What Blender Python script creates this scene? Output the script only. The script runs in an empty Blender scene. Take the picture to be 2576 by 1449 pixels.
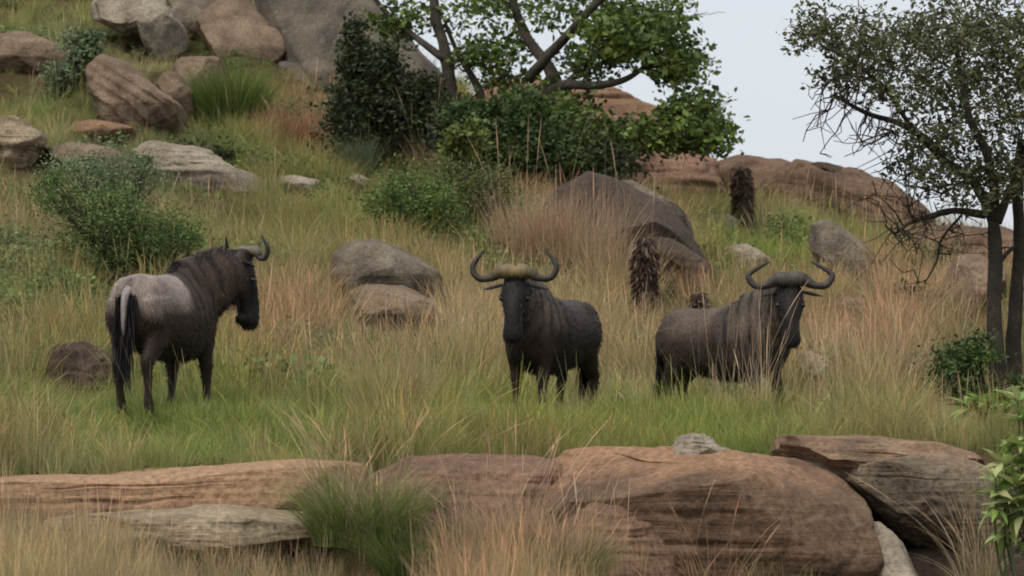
import bpy, math, random
import numpy as np
from mathutils import Vector, Matrix
sc = bpy.context.scene
COL = sc.collection
RNG = np.random.default_rng(7)
random.seed(7)

# ------------------------------------------------------------------ camera, sky, sun, exposure
F = 8618.0                      # focal length in units of a 2576-wide picture
CAMZ = 2.0
PITCH = math.atan((1000 - 724.5) / F)
cam_d = bpy.data.cameras.new('camera'); cam = bpy.data.objects.new('camera', cam_d); COL.objects.link(cam)
cam_d.sensor_width = 36; cam_d.lens = 36 * F / 2576
cam_d.clip_start = 0.5; cam_d.clip_end = 3000
cam.location = (0, 0, CAMZ); cam.rotation_euler = (math.pi / 2 + PITCH, 0, 0)
cam_d.dof.use_dof = True; cam_d.dof.focus_distance = 30.5; cam_d.dof.aperture_fstop = 5.6
sc.camera = cam

SUN_EL, SUN_AZ = math.radians(58), math.radians(215)      # high, behind and to the left of the camera
world = bpy.data.worlds.new('World'); sc.world = world; world.use_nodes = True
wn = world.node_tree; wn.nodes.clear()
wo = wn.nodes.new('ShaderNodeOutputWorld'); bg = wn.nodes.new('ShaderNodeBackground')
sky = wn.nodes.new('ShaderNodeTexSky'); sky.sky_type = 'NISHITA'; sky.sun_disc = False
sky.sun_elevation = SUN_EL; sky.sun_rotation = SUN_AZ; sky.air_density = 1.0; sky.dust_density = 2.0; sky.ozone_density = 1.0
hs = wn.nodes.new('ShaderNodeHueSaturation'); hs.inputs['Saturation'].default_value = 0.35
mx = wn.nodes.new('ShaderNodeMix'); mx.data_type = 'RGBA'; mx.inputs[0].default_value = 0.80
mx.inputs[7].default_value = (6.3, 6.7, 7.2, 1)              # even cloud cover
tcw = wn.nodes.new('ShaderNodeTexCoord')
nzw = wn.nodes.new('ShaderNodeTexNoise'); nzw.inputs['Scale'].default_value = 2.5; nzw.inputs['Detail'].default_value = 3
mpw = wn.nodes.new('ShaderNodeMapRange'); mpw.inputs[3].default_value = 0.95; mpw.inputs[4].default_value = 1.06
mvw = wn.nodes.new('ShaderNodeVectorMath'); mvw.operation = 'SCALE'
wn.links.new(tcw.outputs['Generated'], nzw.inputs['Vector'])
wn.links.new(nzw.outputs['Fac'], mpw.inputs[0])
wn.links.new(sky.outputs[0], hs.inputs['Color']); wn.links.new(hs.outputs[0], mx.inputs[6])
wn.links.new(mx.outputs[2], mvw.inputs[0]); wn.links.new(mpw.outputs[0], mvw.inputs['Scale'])
wn.links.new(mvw.outputs[0], bg.inputs['Color']); bg.inputs['Strength'].default_value = 0.086
wn.links.new(bg.outputs[0], wo.inputs[0])
sun_d = bpy.data.lights.new('sun', 'SUN'); sun_d.energy = 1.5; sun_d.angle = math.radians(25); sun_d.color = (1, .93, .82)
sun = bpy.data.objects.new('sun', sun_d); COL.objects.link(sun)
sdir = Vector((math.sin(SUN_AZ) * math.cos(SUN_EL), math.cos(SUN_AZ) * math.cos(SUN_EL), math.sin(SUN_EL)))
sun.rotation_euler = sdir.to_track_quat('Z', 'Y').to_euler()
sc.view_settings.view_transform = 'Standard'; sc.view_settings.look = 'None'
sc.view_settings.exposure = 0.5; sc.view_settings.gamma = 1.0; sc.view_settings.use_curve_mapping = False
sc.cycles.filter_width = 1.9
sc.cycles.max_bounces = 6; sc.cycles.transparent_max_bounces = 4
sc.cycles.use_denoising = True

# ------------------------------------------------------------------ geometry helpers
ca, sa = math.cos(PITCH), math.sin(PITCH)
def P(px, py, Y):
    dx = (px - 1288) / F; dz = (724.5 - py) / F
    d = np.array([dx, ca - dz * sa, sa + dz * ca])
    return np.array([0, 0, CAMZ]) + d * (Y / d[1])
def proj(x, y, z):
    z = z - CAMZ
    f = y * ca + z * sa; u = -y * sa + z * ca
    return 1288 + F * x / f, 724.5 - F * u / f

def _hash(ix, iy, iz, seed):
    h = (ix.astype(np.uint32) * np.uint32(374761393) + iy.astype(np.uint32) * np.uint32(668265263)
         + iz.astype(np.uint32) * np.uint32(2147483647) + np.uint32((seed * 1274126177) & 0xffffffff))
    h = (h ^ (h >> np.uint32(13))) * np.uint32(1274126177)
    h = h ^ (h >> np.uint32(16))
    h = h * np.uint32(2246822519); h ^= h >> np.uint32(15)
    return h.astype(np.float64) / 4294967295.0
def vnoise(p, seed=0):
    p = np.asarray(p, float); i = np.floor(p).astype(np.int64); f = p - i; f = f * f * f * (f * (f * 6 - 15) + 10)
    r = 0
    for a in (0, 1):
        wx = f[:, 0] if a else 1 - f[:, 0]
        for b in (0, 1):
            wy = f[:, 1] if b else 1 - f[:, 1]
            for c in (0, 1):
                wz = f[:, 2] if c else 1 - f[:, 2]
                r = r + wx * wy * wz * _hash(i[:, 0] + a, i[:, 1] + b, i[:, 2] + c, seed)
    return r * 2 - 1
def fbm(p, seed=0, oct=4, gain=.5):
    r = 0; a = 1; s = 1
    for o in range(oct):
        r = r + a * vnoise(np.asarray(p) * s, seed + o * 17); a *= gain; s *= 2.03
    return r

def np_mesh(name, V, Q, attrs=None, smooth=True):
    """V (n,3), Q (m,k) faces with k = 3 or 4, or a list of such arrays"""
    me = bpy.data.meshes.new(name)
    Qs = Q if isinstance(Q, list) else [Q]
    Qs = [q for q in Qs if len(q)]
    me.vertices.add(len(V)); me.vertices.foreach_set('co', np.asarray(V, np.float32).ravel())
    loops = np.concatenate([q.ravel() for q in Qs]).astype(np.int32)
    tot = np.concatenate([np.full(len(q), q.shape[1], np.int32) for q in Qs])
    st = np.concatenate([[0], np.cumsum(tot)[:-1]]).astype(np.int32)
    me.loops.add(len(loops)); me.loops.foreach_set('vertex_index', loops)
    me.polygons.add(len(tot)); me.polygons.foreach_set('loop_start', st); me.polygons.foreach_set('loop_total', tot)
    me.polygons.foreach_set('use_smooth', np.full(len(tot), smooth))
    for k, a in (attrs or {}).items():
        a = np.asarray(a, np.float32)
        if a.ndim == 1:
            at = me.attributes.new(k, 'FLOAT', 'POINT'); at.data.foreach_set('value', a)
        else:
            if a.shape[1] == 3: a = np.c_[a, np.ones(len(a), np.float32)]
            at = me.attributes.new(k, 'FLOAT_COLOR', 'POINT'); at.data.foreach_set('color', a.ravel().astype(np.float32))
    me.update(calc_edges=True); me.validate()
    return me

def link(name, me, mat=None, parent=None, loc=None, label=None, cat=None, group=None, kind=None):
    o = bpy.data.objects.new(name, me); COL.objects.link(o)
    if mat is not None and me is not None and not me.materials: me.materials.append(mat)
    if parent is not None: o.parent = parent
    if loc is not None: o.location = loc
    if label: o['label'] = label
    if cat: o['category'] = cat
    if group: o['group'] = group
    if kind: o['kind'] = kind
    return o
def thing(name, loc, label, cat, group=None, rotz=0):
    o = bpy.data.objects.new(name, None); COL.objects.link(o); o.location = loc; o.rotation_euler = (0, 0, rotz)
    o.empty_display_size = .1
    o['label'] = label; o['category'] = cat
    if group: o['group'] = group
    return o

class MB:
    def __init__(s): s.V = []; s.Q = []; s.T = []; s.n = 0; s.A = []
    def add(s, V, Q=None, T=None, a=None):
        V = np.asarray(V, float)
        if Q is not None and len(Q): s.Q.append(np.asarray(Q) + s.n)
        if T is not None and len(T): s.T.append(np.asarray(T) + s.n)
        if a is not None: s.A.append(np.broadcast_to(np.asarray(a, float), (len(V), 3)).copy())
        s.V.append(V); s.n += len(V)
    def mesh(s, name, smooth=True):
        Q = []
        if s.Q: Q.append(np.concatenate(s.Q))
        if s.T: Q.append(np.concatenate(s.T))
        at = {'tint': np.concatenate(s.A)} if s.A else None
        return np_mesh(name, np.concatenate(s.V), Q, at, smooth)

def ring_faces(nr, ns, cap=True):
    i = np.arange(nr - 1)[:, None] * ns; j = np.arange(ns)[None, :]
    a = i + j; b = i + (j + 1) % ns
    Q = np.stack([a, b, b + ns, a + ns], -1).reshape(-1, 4)
    T = []
    if cap:
        c0, c1 = nr * ns, nr * ns + 1
        jj = np.arange(ns)
        T = np.concatenate([np.stack([(jj + 1) % ns, jj, np.full(ns, c0)], -1),
                            np.stack([jj + (nr - 1) * ns, (jj + 1) % ns + (nr - 1) * ns, np.full(ns, c1)], -1)])
    return Q, T
def tube(mb, pts, rad, ns=6, a=None, rough=0, seed=0):
    pts = np.asarray(pts, float); n = len(pts)
    rad = np.broadcast_to(rad, (n,)).astype(float)
    t = np.gradient(pts, axis=0); t /= np.linalg.norm(t, axis=1)[:, None] + 1e-9
    ref = np.array([0, 1, 0.]) if abs(t[0][1]) < .8 else np.array([1, 0, 0.])
    u = np.cross(t, ref); u /= np.linalg.norm(u, axis=1)[:, None] + 1e-9
    v = np.cross(t, u)
    th = np.linspace(0, 2 * np.pi, ns, endpoint=False)
    R = rad[:, None] * np.ones(ns)[None]
    if rough:
        q = np.stack([np.cos(th)[None] + 0 * R, np.sin(th)[None] + 0 * R, np.arange(n)[:, None] * .35 + 0 * R], -1).reshape(-1, 3)
        R = R * (1 + rough * vnoise(q * 1.5 + seed, seed).reshape(n, ns))
    V = pts[:, None] + R[..., None] * (np.cos(th)[None, :, None] * u[:, None] + np.sin(th)[None, :, None] * v[:, None])
    V = np.concatenate([V.reshape(-1, 3), pts[:1], pts[-1:]])
    Q, T = ring_faces(n, ns)
    mb.add(V, Q, T, a)
def smooth_line(pts, k=4):
    pts = np.asarray(pts, float)
    if len(pts) < 3: return np.concatenate([pts[:1] + (pts[1:2] - pts[:1]) * t for t in np.linspace(0, 1, k + 1)])
    p = np.concatenate([[2 * pts[0] - pts[1]], pts, [2 * pts[-1] - pts[-2]]]); out = []
    for i in range(1, len(p) - 2):
        for t in np.linspace(0, 1, k, endpoint=False):
            out.append(.5 * (2 * p[i] + (p[i + 1] - p[i - 1]) * t + (2 * p[i - 1] - 5 * p[i] + 4 * p[i + 1] - p[i + 2]) * t * t
                             + (3 * p[i] - p[i - 1] - 3 * p[i + 1] + p[i + 2]) * t ** 3))
    out.append(p[-2]); return np.array(out)

# ------------------------------------------------------------------ materials
def newmat(name):
    m = bpy.data.materials.new(name); m.use_nodes = True; nt = m.node_tree; nt.nodes.clear()
    out = nt.nodes.new('ShaderNodeOutputMaterial'); return m, nt, out
def N(nt, t, **kw):
    n = nt.nodes.new(t)
    for k, v in kw.items():
        if k.startswith('_'): setattr(n, k[1:], v)
        else: n.inputs[k.replace('__', ' ')].default_value = v
    return n
def rgba(c): return (c[0], c[1], c[2], 1)

def leaf_material(name, attr='tint', atype='GEOMETRY', transl=.35, rough=.6, mul=None, spec=.2):
    m, nt, out = newmat(name)
    at = N(nt, 'ShaderNodeAttribute', _attribute_name=attr, _attribute_type=atype)
    col = at.outputs['Color']
    if mul:
        a2 = N(nt, 'ShaderNodeAttribute', _attribute_name=mul, _attribute_type='GEOMETRY')
        vm = N(nt, 'ShaderNodeVectorMath', _operation='MULTIPLY')
        nt.links.new(col, vm.inputs[0]); nt.links.new(a2.outputs['Color'], vm.inputs[1]); col = vm.outputs[0]
    b = N(nt, 'ShaderNodeBsdfPrincipled'); b.inputs['Roughness'].default_value = rough
    b.inputs['Specular IOR Level'].default_value = spec
    tr = N(nt, 'ShaderNodeBsdfTranslucent'); mxs = N(nt, 'ShaderNodeMixShader'); mxs.inputs[0].default_value = transl
    nt.links.new(col, b.inputs['Base Color']); nt.links.new(col, tr.inputs['Color'])
    nt.links.new(b.outputs[0], mxs.inputs[1]); nt.links.new(tr.outputs[0], mxs.inputs[2]); nt.links.new(mxs.outputs[0], out.inputs[0])
    return m
M_grass = leaf_material('grass_blade', 'tint', 'INSTANCER', .35, .55, mul='shade')
M_leaf = leaf_material('leaf', 'tint', 'GEOMETRY', .25, .5, spec=.35)
M_blade = leaf_material('tussock_blade', 'tint', 'GEOMETRY', .35, .5)

def rock_material(name, c1, c2, c3, lichen=(.30, .30, .26), lich=.35, top=None, topz=None, scale=1.0, strata=0.0, dark=.5):
    """c1/c2 the stone's two hues, c3 weathered stain; top = iron-stained crust above local height topz"""
    m, nt, out = newmat(name); L = nt.links.new
    tc = N(nt, 'ShaderNodeTexCoord')
    mp = N(nt, 'ShaderNodeMapping'); mp.inputs['Scale'].default_value = (scale,) * 3; L(tc.outputs['Object'], mp.inputs[0])
    n1 = N(nt, 'ShaderNodeTexNoise'); n1.inputs['Scale'].default_value = 1.3; n1.inputs['Detail'].default_value = 8; n1.inputs['Roughness'].default_value = .62; L(mp.outputs[0], n1.inputs['Vector'])
    r1 = N(nt, 'ShaderNodeValToRGB'); e = r1.color_ramp.elements
    e[0].position = .30; e[0].color = rgba(c3); e[1].position = .72; e[1].color = rgba(c2)
    k = e.new(.5); k.color = rgba(c1)
    L(n1.outputs['Fac'], r1.inputs[0]); col = r1.outputs[0]
    # strata streaks
    mp2 = N(nt, 'ShaderNodeMapping'); mp2.inputs['Scale'].default_value = (scale * .8, scale * .8, scale * 14); mp2.inputs['Rotation'].default_value = (0, .05, 0); L(tc.outputs['Object'], mp2.inputs[0])
    n2 = N(nt, 'ShaderNodeTexNoise'); n2.inputs['Scale'].default_value = 1.5; n2.inputs['Detail'].default_value = 6; n2.inputs['Roughness'].default_value = .6; n2.inputs['Distortion'].default_value = 1.1; L(mp2.outputs[0], n2.inputs['Vector'])
    if strata > 0:
        mr = N(nt, 'ShaderNodeMapRange'); mr.inputs[1].default_value = .3; mr.inputs[2].default_value = .6; mr.inputs[3].default_value = 1 - strata; mr.inputs[4].default_value = 1.08
        L(n2.outputs['Fac'], mr.inputs[0]); vm = N(nt, 'ShaderNodeVectorMath', _operation='SCALE'); L(col, vm.inputs[0]); L(mr.outputs[0], vm.inputs['Scale']); col = vm.outputs[0]
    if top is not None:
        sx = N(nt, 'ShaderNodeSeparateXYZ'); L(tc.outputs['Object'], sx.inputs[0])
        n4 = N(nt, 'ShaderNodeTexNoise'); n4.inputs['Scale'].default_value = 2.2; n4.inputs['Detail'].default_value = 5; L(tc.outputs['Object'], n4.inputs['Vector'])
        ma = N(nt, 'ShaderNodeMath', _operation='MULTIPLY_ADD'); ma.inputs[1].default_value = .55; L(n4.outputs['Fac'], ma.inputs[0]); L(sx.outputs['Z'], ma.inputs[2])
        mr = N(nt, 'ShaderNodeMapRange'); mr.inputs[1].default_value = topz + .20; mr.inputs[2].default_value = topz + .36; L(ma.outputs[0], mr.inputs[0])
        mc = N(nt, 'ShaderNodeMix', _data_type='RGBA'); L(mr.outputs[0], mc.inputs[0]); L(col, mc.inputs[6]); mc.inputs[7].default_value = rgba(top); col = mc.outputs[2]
    # lichen blotches
    n3 = N(nt, 'ShaderNodeTexNoise'); n3.inputs['Scale'].default_value = 4.5 * scale; n3.inputs['Detail'].default_value = 7; n3.inputs['Roughness'].default_value = .7; L(tc.outputs['Object'], n3.inputs['Vector'])
    mr = N(nt, 'ShaderNodeMapRange'); mr.inputs[1].default_value = .56; mr.inputs[2].default_value = .68; mr.inputs[4].default_value = lich; L(n3.outputs['Fac'], mr.inputs[0])
    mc = N(nt, 'ShaderNodeMix', _data_type='RGBA'); L(mr.outputs[0], mc.inputs[0]); L(col, mc.inputs[6]); mc.inputs[7].default_value = rgba(lichen); col = mc.outputs[2]
    # fine pits
    n5 = N(nt, 'ShaderNodeTexNoise'); n5.inputs['Scale'].default_value = 22 * scale; n5.inputs['Detail'].default_value = 5; n5.inputs['Roughness'].default_value = .7; L(tc.outputs['Object'], n5.inputs['Vector'])
    mr = N(nt, 'ShaderNodeMapRange'); mr.inputs[1].default_value = .3; mr.inputs[2].default_value = .7; mr.inputs[3].default_value = dark; mr.inputs[4].default_value = 1.35; L(n5.outputs['Fac'], mr.inputs[0])
    vm = N(nt, 'ShaderNodeVectorMath', _operation='SCALE'); L(col, vm.inputs[0]); L(mr.outputs[0], vm.inputs['Scale'])
    b = N(nt, 'ShaderNodeBsdfPrincipled'); b.inputs['Roughness'].default_value = .92; b.inputs['Specular IOR Level'].default_value = .2
    L(vm.outputs[0], b.inputs['Base Color'])
    ad = N(nt, 'ShaderNodeMath', _operation='MULTIPLY_ADD'); ad.inputs[1].default_value = .6; L(n5.outputs['Fac'], ad.inputs[0]); hv = N(nt, 'ShaderNodeMath', _operation='MULTIPLY'); hv.inputs[1].default_value = .6; L(n2.outputs['Fac'], hv.inputs[0]); L(hv.outputs[0], ad.inputs[2])
    bp = N(nt, 'ShaderNodeBump'); bp.inputs['Strength'].default_value = .8; bp.inputs['Distance'].default_value = .05; L(ad.outputs[0], bp.inputs['Height']); L(bp.outputs[0], b.inputs['Normal'])
    L(b.outputs[0], out.inputs[0]); return m

# ------------------------------------------------------------------ terrain
ROWS = [  # (distance, [(px, py) ...]) : where the bare ground lies
    (25.2, [(0, 1200), (750, 1178), (1300, 1175), (1900, 1158), (2576, 1130)]),
    (28.7, [(0, 1075), (400, 1060), (1288, 1095), (2000, 1105), (2576, 1085)]),
    (32.0, [(0, 1020), (400, 1018), (1350, 1073), (1950, 1086), (2576, 1052)]),
    (35.0, [(0, 935), (600, 965), (1288, 1020), (2000, 1040), (2576, 1000)]),
    (39.0, [(0, 800), (500, 850), (1000, 885), (1288, 905), (1700, 925), (2100, 930), (2576, 900)]),
    (45.0, [(0, 610), (500, 680), (1000, 715), (1400, 740), (1800, 770), (2200, 800), (2576, 815)]),
    (52.0, [(0, 430), (400, 480), (800, 530), (1200, 560), (1500, 610), (1800, 640), (2200, 690), (2576, 750)]),
    (60.0, [(0, 240), (400, 280), (900, 390), (1200, 450), (1500, 520), (1800, 540), (2100, 590), (2576, 710)]),
    (70.0, [(0, 30), (400, 70), (700, 130), (1000, 270), (1250, 370), (1500, 440), (1800, 470), (2100, 530), (2400, 610), (2576, 670)]),
    (80.0, [(0, -180), (600, -80), (1000, 170), (1300, 320), (1600, 370), (1850, 440), (2100, 500), (2350, 580), (2576, 650)]),
    (90.0, [(0, -320), (600, -200), (1000, 100), (1300, 320), (1600, 400), (1850, 480), (2100, 550), (2350, 630), (2576, 690)]),
]
_ry = [0.0, 14.0, 20.0, 24.4]; _rz0 = [0.0, .33, .58, .72]
ROWY = np.array([-400.0] + _ry + [r[0] for r in ROWS] + [125.0, 1500.0])
def ground_raw(x, y):
    Z = []
    for k in range(len(ROWY)):
        if k == 0: Z.append(np.full_like(x, -.5))
        elif k <= 4: Z.append(np.full_like(x, _rz0[k - 1]))
        elif k < 5 + len(ROWS):
            Y, nodes = ROWS[k - 5]
            pxn = np.array([n[0] for n in nodes], float)
            zn = np.array([P(n[0], n[1], Y)[2] for n in nodes]); xn = (pxn - 1288) / F * Y
            Z.append(np.interp(x, xn, zn))
        elif k == 5 + len(ROWS): Z.append(Z[-1] * .55)
        else: Z.append(np.full_like(x, -6.0))
    Z = np.array(Z)
    i = np.clip(np.searchsorted(ROWY, y, side='right') - 1, 0, len(ROWY) - 2)
    t = np.clip((y - ROWY[i]) / (ROWY[i + 1] - ROWY[i]), 0, 1)
    c = np.arange(len(x)); return Z[i, c] * (1 - t) + Z[i + 1, c] * t
def gz(x, y):
    x = np.atleast_1d(np.asarray(x, float)); y = np.atleast_1d(np.asarray(y, float))
    x, y = np.broadcast_arrays(x, y); x = x.copy(); y = y.copy()
    far = np.clip((y - 26) / 3, 0, 1)
    z = (ground_raw(x, y) * 2 + ground_raw(x, y - 1.6 * far - .15) + ground_raw(x, y + 1.6 * far + .15)) / 4
    q = np.stack([x * .45, y * .45, 0 * x], -1)
    z = z + fbm(q, 5, 3) * (.05 + .16 * np.clip((y - 34) / 20, 0, 1))
    return z
def hit(px, py):
    Y = np.linspace(26, 95, 700)
    p0, p1 = P(px, py, 1.0), P(px, py, 2.0); d = p1 - p0
    X = p0[0] + d[0] * (Y - 1); Z = p0[2] + d[2] * (Y - 1)
    g = gz(X, Y); b = np.nonzero(g >= Z)[0]
    i = b[0] if len(b) else len(Y) - 1
    return np.array([X[i], Y[i], g[i]])
def on_ground(px, Y):
    x = (px - 1288) / F * Y; return np.array([x, Y, gz(x, Y)[0]])

def build_ground():
    xs = np.unique(np.concatenate([-np.geomspace(16, 900, 22), np.arange(-16, 16.01, .3), np.geomspace(16, 900, 22)]))
    ys = np.unique(np.concatenate([-np.geomspace(1, 400, 10), np.arange(0, 20, 1.), np.arange(20, 30, .2), np.arange(30, 95, .4), np.geomspace(95, 1400, 25)]))
    X, Y = np.meshgrid(xs, ys); Z = gz(X.ravel(), Y.ravel())
    V = np.stack([X.ravel(), Y.ravel(), Z], -1); nx = len(xs)
    i = (np.arange(len(ys) - 1)[:, None] * nx + np.arange(nx - 1)[None]).ravel()
    m, nt, out = newmat('soil'); L = nt.links.new
    tc = N(nt, 'ShaderNodeNewGeometry')
    n1 = N(nt, 'ShaderNodeTexNoise'); n1.inputs['Scale'].default_value = .9; n1.inputs['Detail'].default_value = 8; L(tc.outputs['Position'], n1.inputs['Vector'])
    r = N(nt, 'ShaderNodeValToRGB'); e = r.color_ramp.elements
    e[0].position = .35; e[0].color = (.045, .045, .018, 1); e[1].position = .7; e[1].color = (.11, .08, .045, 1)
    L(n1.outputs['Fac'], r.inputs[0])
    b = N(nt, 'ShaderNodeBsdfPrincipled'); b.inputs['Roughness'].default_value = 1; b.inputs['Specular IOR Level'].default_value = 0
    bp = N(nt, 'ShaderNodeBump'); bp.inputs['Distance'].default_value = .1
    n2 = N(nt, 'ShaderNodeTexNoise'); n2.inputs['Scale'].default_value = 9; n2.inputs['Detail'].default_value = 6; L(tc.outputs['Position'], n2.inputs['Vector'])
    L(n2.outputs['Fac'], bp.inputs['Height']); L(bp.outputs[0], b.inputs['Normal'])
    L(r.outputs[0], b.inputs['Base Color']); L(b.outputs[0], out.inputs[0])
    link('ground', np_mesh('ground', V, np.stack([i, i + 1, i + 1 + nx, i + nx], -1)), m, kind='structure')
build_ground()

# ------------------------------------------------------------------ rocks
OPEN = []
FOOT = []      # footprints (x, y, rx, ry) kept clear of grass
_cs = {}
def cube_sphere(n):
    if n in _cs: return _cs[n]
    t = np.tan(np.linspace(-1, 1, n + 1) * math.pi / 4)
    V = []; Q = []; off = 0
    A, B = np.meshgrid(t, t, indexing='ij'); o = np.ones_like(A)
    for f in ((o, A, B), (-o, B, A), (B, o, A), (A, -o, B), (A, B, o), (B, A, -o)):
        V.append(np.stack([c.ravel() for c in f], -1))
        i = (np.arange(n)[:, None] * (n + 1) + np.arange(n)[None]).ravel()
        Q.append(np.stack([i, i + n + 1, i + n + 2, i + 1], -1) + off); off += (n + 1) ** 2
    V = np.concatenate(V); Q = np.concatenate(Q); V /= np.linalg.norm(V, axis=1)[:, None]
    key = np.round(V, 6); u, inv = np.unique(key, axis=0, return_inverse=True); inv = inv.ravel()
    _cs[n] = (u / np.linalg.norm(u, axis=1)[:, None], inv[Q]); return _cs[n]

def rock_shape(outline, Y, depth, n=28, box=2.6, lean=.25, rough=.075, seed=1, strata=0.0, tilt=0.0, facet=.20, bed=.075, groove=1.0):
    """closed stone: frontal silhouette 'outline' (picture units) at distance Y, half thickness depth (m)"""
    pts = np.array([P(a, b, Y) for a, b in outline]); C = pts.mean(0)
    q = (pts - C) * (1 + .45 * max(facet - .06, 0)); th = np.arctan2(q[:, 2], q[:, 0])
    # radial silhouette by casting rays at the polygon
    D, Q = cube_sphere(n)
    TH = np.linspace(-math.pi, math.pi, 361); R = np.zeros_like(TH)
    for k, t in enumerate(TH):
        c, s = math.cos(t), math.sin(t); best = 0
        for i in range(len(q)):
            a = q[i][[0, 2]]; b = q[(i + 1) % len(q)][[0, 2]]; e = b - a
            den = c * e[1] - s * e[0]
            if abs(den) < 1e-9: continue
            r = (a[0] * e[1] - a[1] * e[0]) / den; u = (a[0] * s - a[1] * c) / den
            if r > 0 and -1e-6 <= u <= 1 + 1e-6: best = max(best, r)
        R[k] = best
    R = np.convolve(np.concatenate([R[-4:-1], R, R[1:4]]), np.ones(5) / 5, 'same')[3:-3]
    rho = np.hypot(D[:, 0], D[:, 2]); dy = D[:, 1]
    s = 1 / (rho ** box + np.abs(dy) ** box) ** (1 / box)
    t = np.arctan2(D[:, 2], D[:, 0]); r = np.interp(t, TH, R) * rho * s
    size = float(np.mean(R))
    V = np.stack([r * np.cos(t), depth * dy * s, r * np.sin(t)], -1)
    # facets : cut by random planes
    rg = np.random.default_rng(seed)
    if facet > 0:
        for k in range(12):
            nrm = rg.normal(size=3); nrm[1] = -abs(nrm[1]) * (1.5 if k < 6 else .5); nrm /= np.linalg.norm(nrm)
            dd = V @ nrm; mxd = np.percentile(dd, 98); h = mxd * (1 - facet * rg.uniform(.4, 1.6))
            ex = np.clip(dd - h, 0, None); V = V - nrm[None] * ex[:, None] * .96
    nr = D * np.array([1, 1, 1.])
    fs = 1.4 / size
    amp = rough * size
    V = V + nr * (fbm(V * fs + seed * 3.1, seed, 5, .52) * amp)[:, None]
    ridg = 1 - np.abs(fbm(V * fs * .8 + seed, seed + 40, 3))
    V = V - nr * (np.clip(ridg - .86, 0, 1) * amp * 3.0)[:, None]
    if strata > 0:     # bedding: beds stand proud or are weathered back
        zz = V[:, 2] - tilt * V[:, 0] + .04 * size * vnoise(V * fs * 1.5, seed + 3)
        st = vnoise(np.stack([V[:, 0] * .35 / size, V[:, 1] * .35 / size, zz / (bed * size)], -1), seed + 9)
        st = np.sign(st) * np.abs(st) ** .6
        V[:, 1] += -np.sign(-D[:, 1]) * 0 - st * strata * size * np.sign(-D[:, 1]) * np.abs(D[:, 1])
        V[:, 0] += st * strata * size * D[:, 0] * .5
        for _k in range(12):
            z0 = rg.uniform(-1, 1) * size * .9; x0 = rg.uniform(-1, 1) * size; wx = size * rg.uniform(.3, 1.2); gw = max(.012 * size, .7 * size / n)
            gr = np.exp(-((zz - z0) / gw) ** 2) * np.clip(1.3 - np.abs(V[:, 0] - x0) / wx, 0, 1)
            V[:, :2] -= D[:, :2] * (gr * size * rg.uniform(.02, .055) * groove)[:, None]
    if Y > 27: V[:, 2] = np.where(V[:, 2] < -.25 * size, -.25 * size + (V[:, 2] + .25 * size) * 1.9, V[:, 2])   # rooted in the ground
    V[:, 1] += lean * np.maximum(V[:, 2], -.2 * size)
    return C, V, Q, size
def rock(name, label, outline, Y, depth, mat, group=None, clear=True, cat='rock', open=.4, **kw):
    C, V, Q, size = rock_shape(outline, Y, depth, **kw)
    o = link(name, np_mesh(name, V, Q), mat, loc=C, label=label, cat=cat, group=group)
    if open < 1: OPEN.append((C[0], C[1], np.ptp(V[:, 0]) / 2 * .95, depth, open))
    if clear: FOOT.append((C[0], C[1], np.ptp(V[:, 0]) / 2 * .92, depth * (.5 if Y < 26 else .9)))
    return o

RM = dict(
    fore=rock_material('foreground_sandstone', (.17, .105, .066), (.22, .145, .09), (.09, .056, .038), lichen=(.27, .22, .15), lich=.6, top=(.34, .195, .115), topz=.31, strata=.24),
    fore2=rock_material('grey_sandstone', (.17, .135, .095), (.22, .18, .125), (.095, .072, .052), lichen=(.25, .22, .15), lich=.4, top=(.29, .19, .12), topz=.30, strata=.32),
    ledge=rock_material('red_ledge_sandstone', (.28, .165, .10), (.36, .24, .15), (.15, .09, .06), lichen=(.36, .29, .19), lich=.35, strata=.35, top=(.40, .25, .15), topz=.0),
    ledge_pale=rock_material('tan_ledge_sandstone', (.34, .26, .17), (.42, .34, .23), (.12, .085, .06), lichen=(.36, .32, .22), lich=.4, strata=.4),
    ledge_red=rock_material('maroon_sandstone', (.23, .135, .09), (.29, .18, .115), (.09, .05, .04), lichen=(.22, .15, .10), lich=.3, strata=.25),
    slab=rock_material('orange_crust_sandstone', (.27, .175, .11), (.36, .235, .15), (.13, .09, .065), lichen=(.34, .27, .18), lich=.4, strata=.45),
    pale=rock_material('pale_lichen_rock', (.32, .265, .20), (.42, .36, .28), (.15, .11, .08), lichen=(.45, .41, .32), lich=.5),
    grey=rock_material('grey_granite', (.185, .15, .11), (.25, .21, .155), (.085, .07, .052), lichen=(.29, .26, .19), lich=.45),
    slate=rock_material('dark_slate_granite', (.125, .102, .078), (.195, .165, .125), (.045, .042, .038), lichen=(.25, .225, .17), lich=.4),
    brown=rock_material('brown_sandstone', (.22, .155, .105), (.30, .22, .15), (.10, .07, .048), lichen=(.28, .23, .17), lich=.35),
    orange=rock_material('orange_sandstone', (.25, .145, .085), (.32, .20, .12), (.11, .065, .045), lichen=(.30, .22, .14), lich=.35, strata=.2),
    ridge=rock_material('ridge_sandstone', (.17, .105, .068), (.23, .15, .095), (.075, .048, .035), lichen=(.24, .17, .11), lich=.35, scale=.7, strata=.3),
    dome=rock_material('dark_weathered_dome', (.080, .056, .041), (.12, .088, .065), (.045, .035, .03), lichen=(.17, .15, .12), lich=.3, scale=.8),
    shade_fill=rock_material('painted_shade_rock', (.055, .038, .028), (.075, .052, .038), (.03, .022, .018), lich=.2),  # near-black stone colour that stands in for shade in undercut and cleft
    earth=rock_material('dark_brown_earth', (.10, .07, .05), (.15, .105, .075), (.045, .032, .026), lichen=(.20, .15, .11), lich=.3, scale=2.5),
)
def Yat(px, py): return float(hit(px, py)[1])

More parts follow.
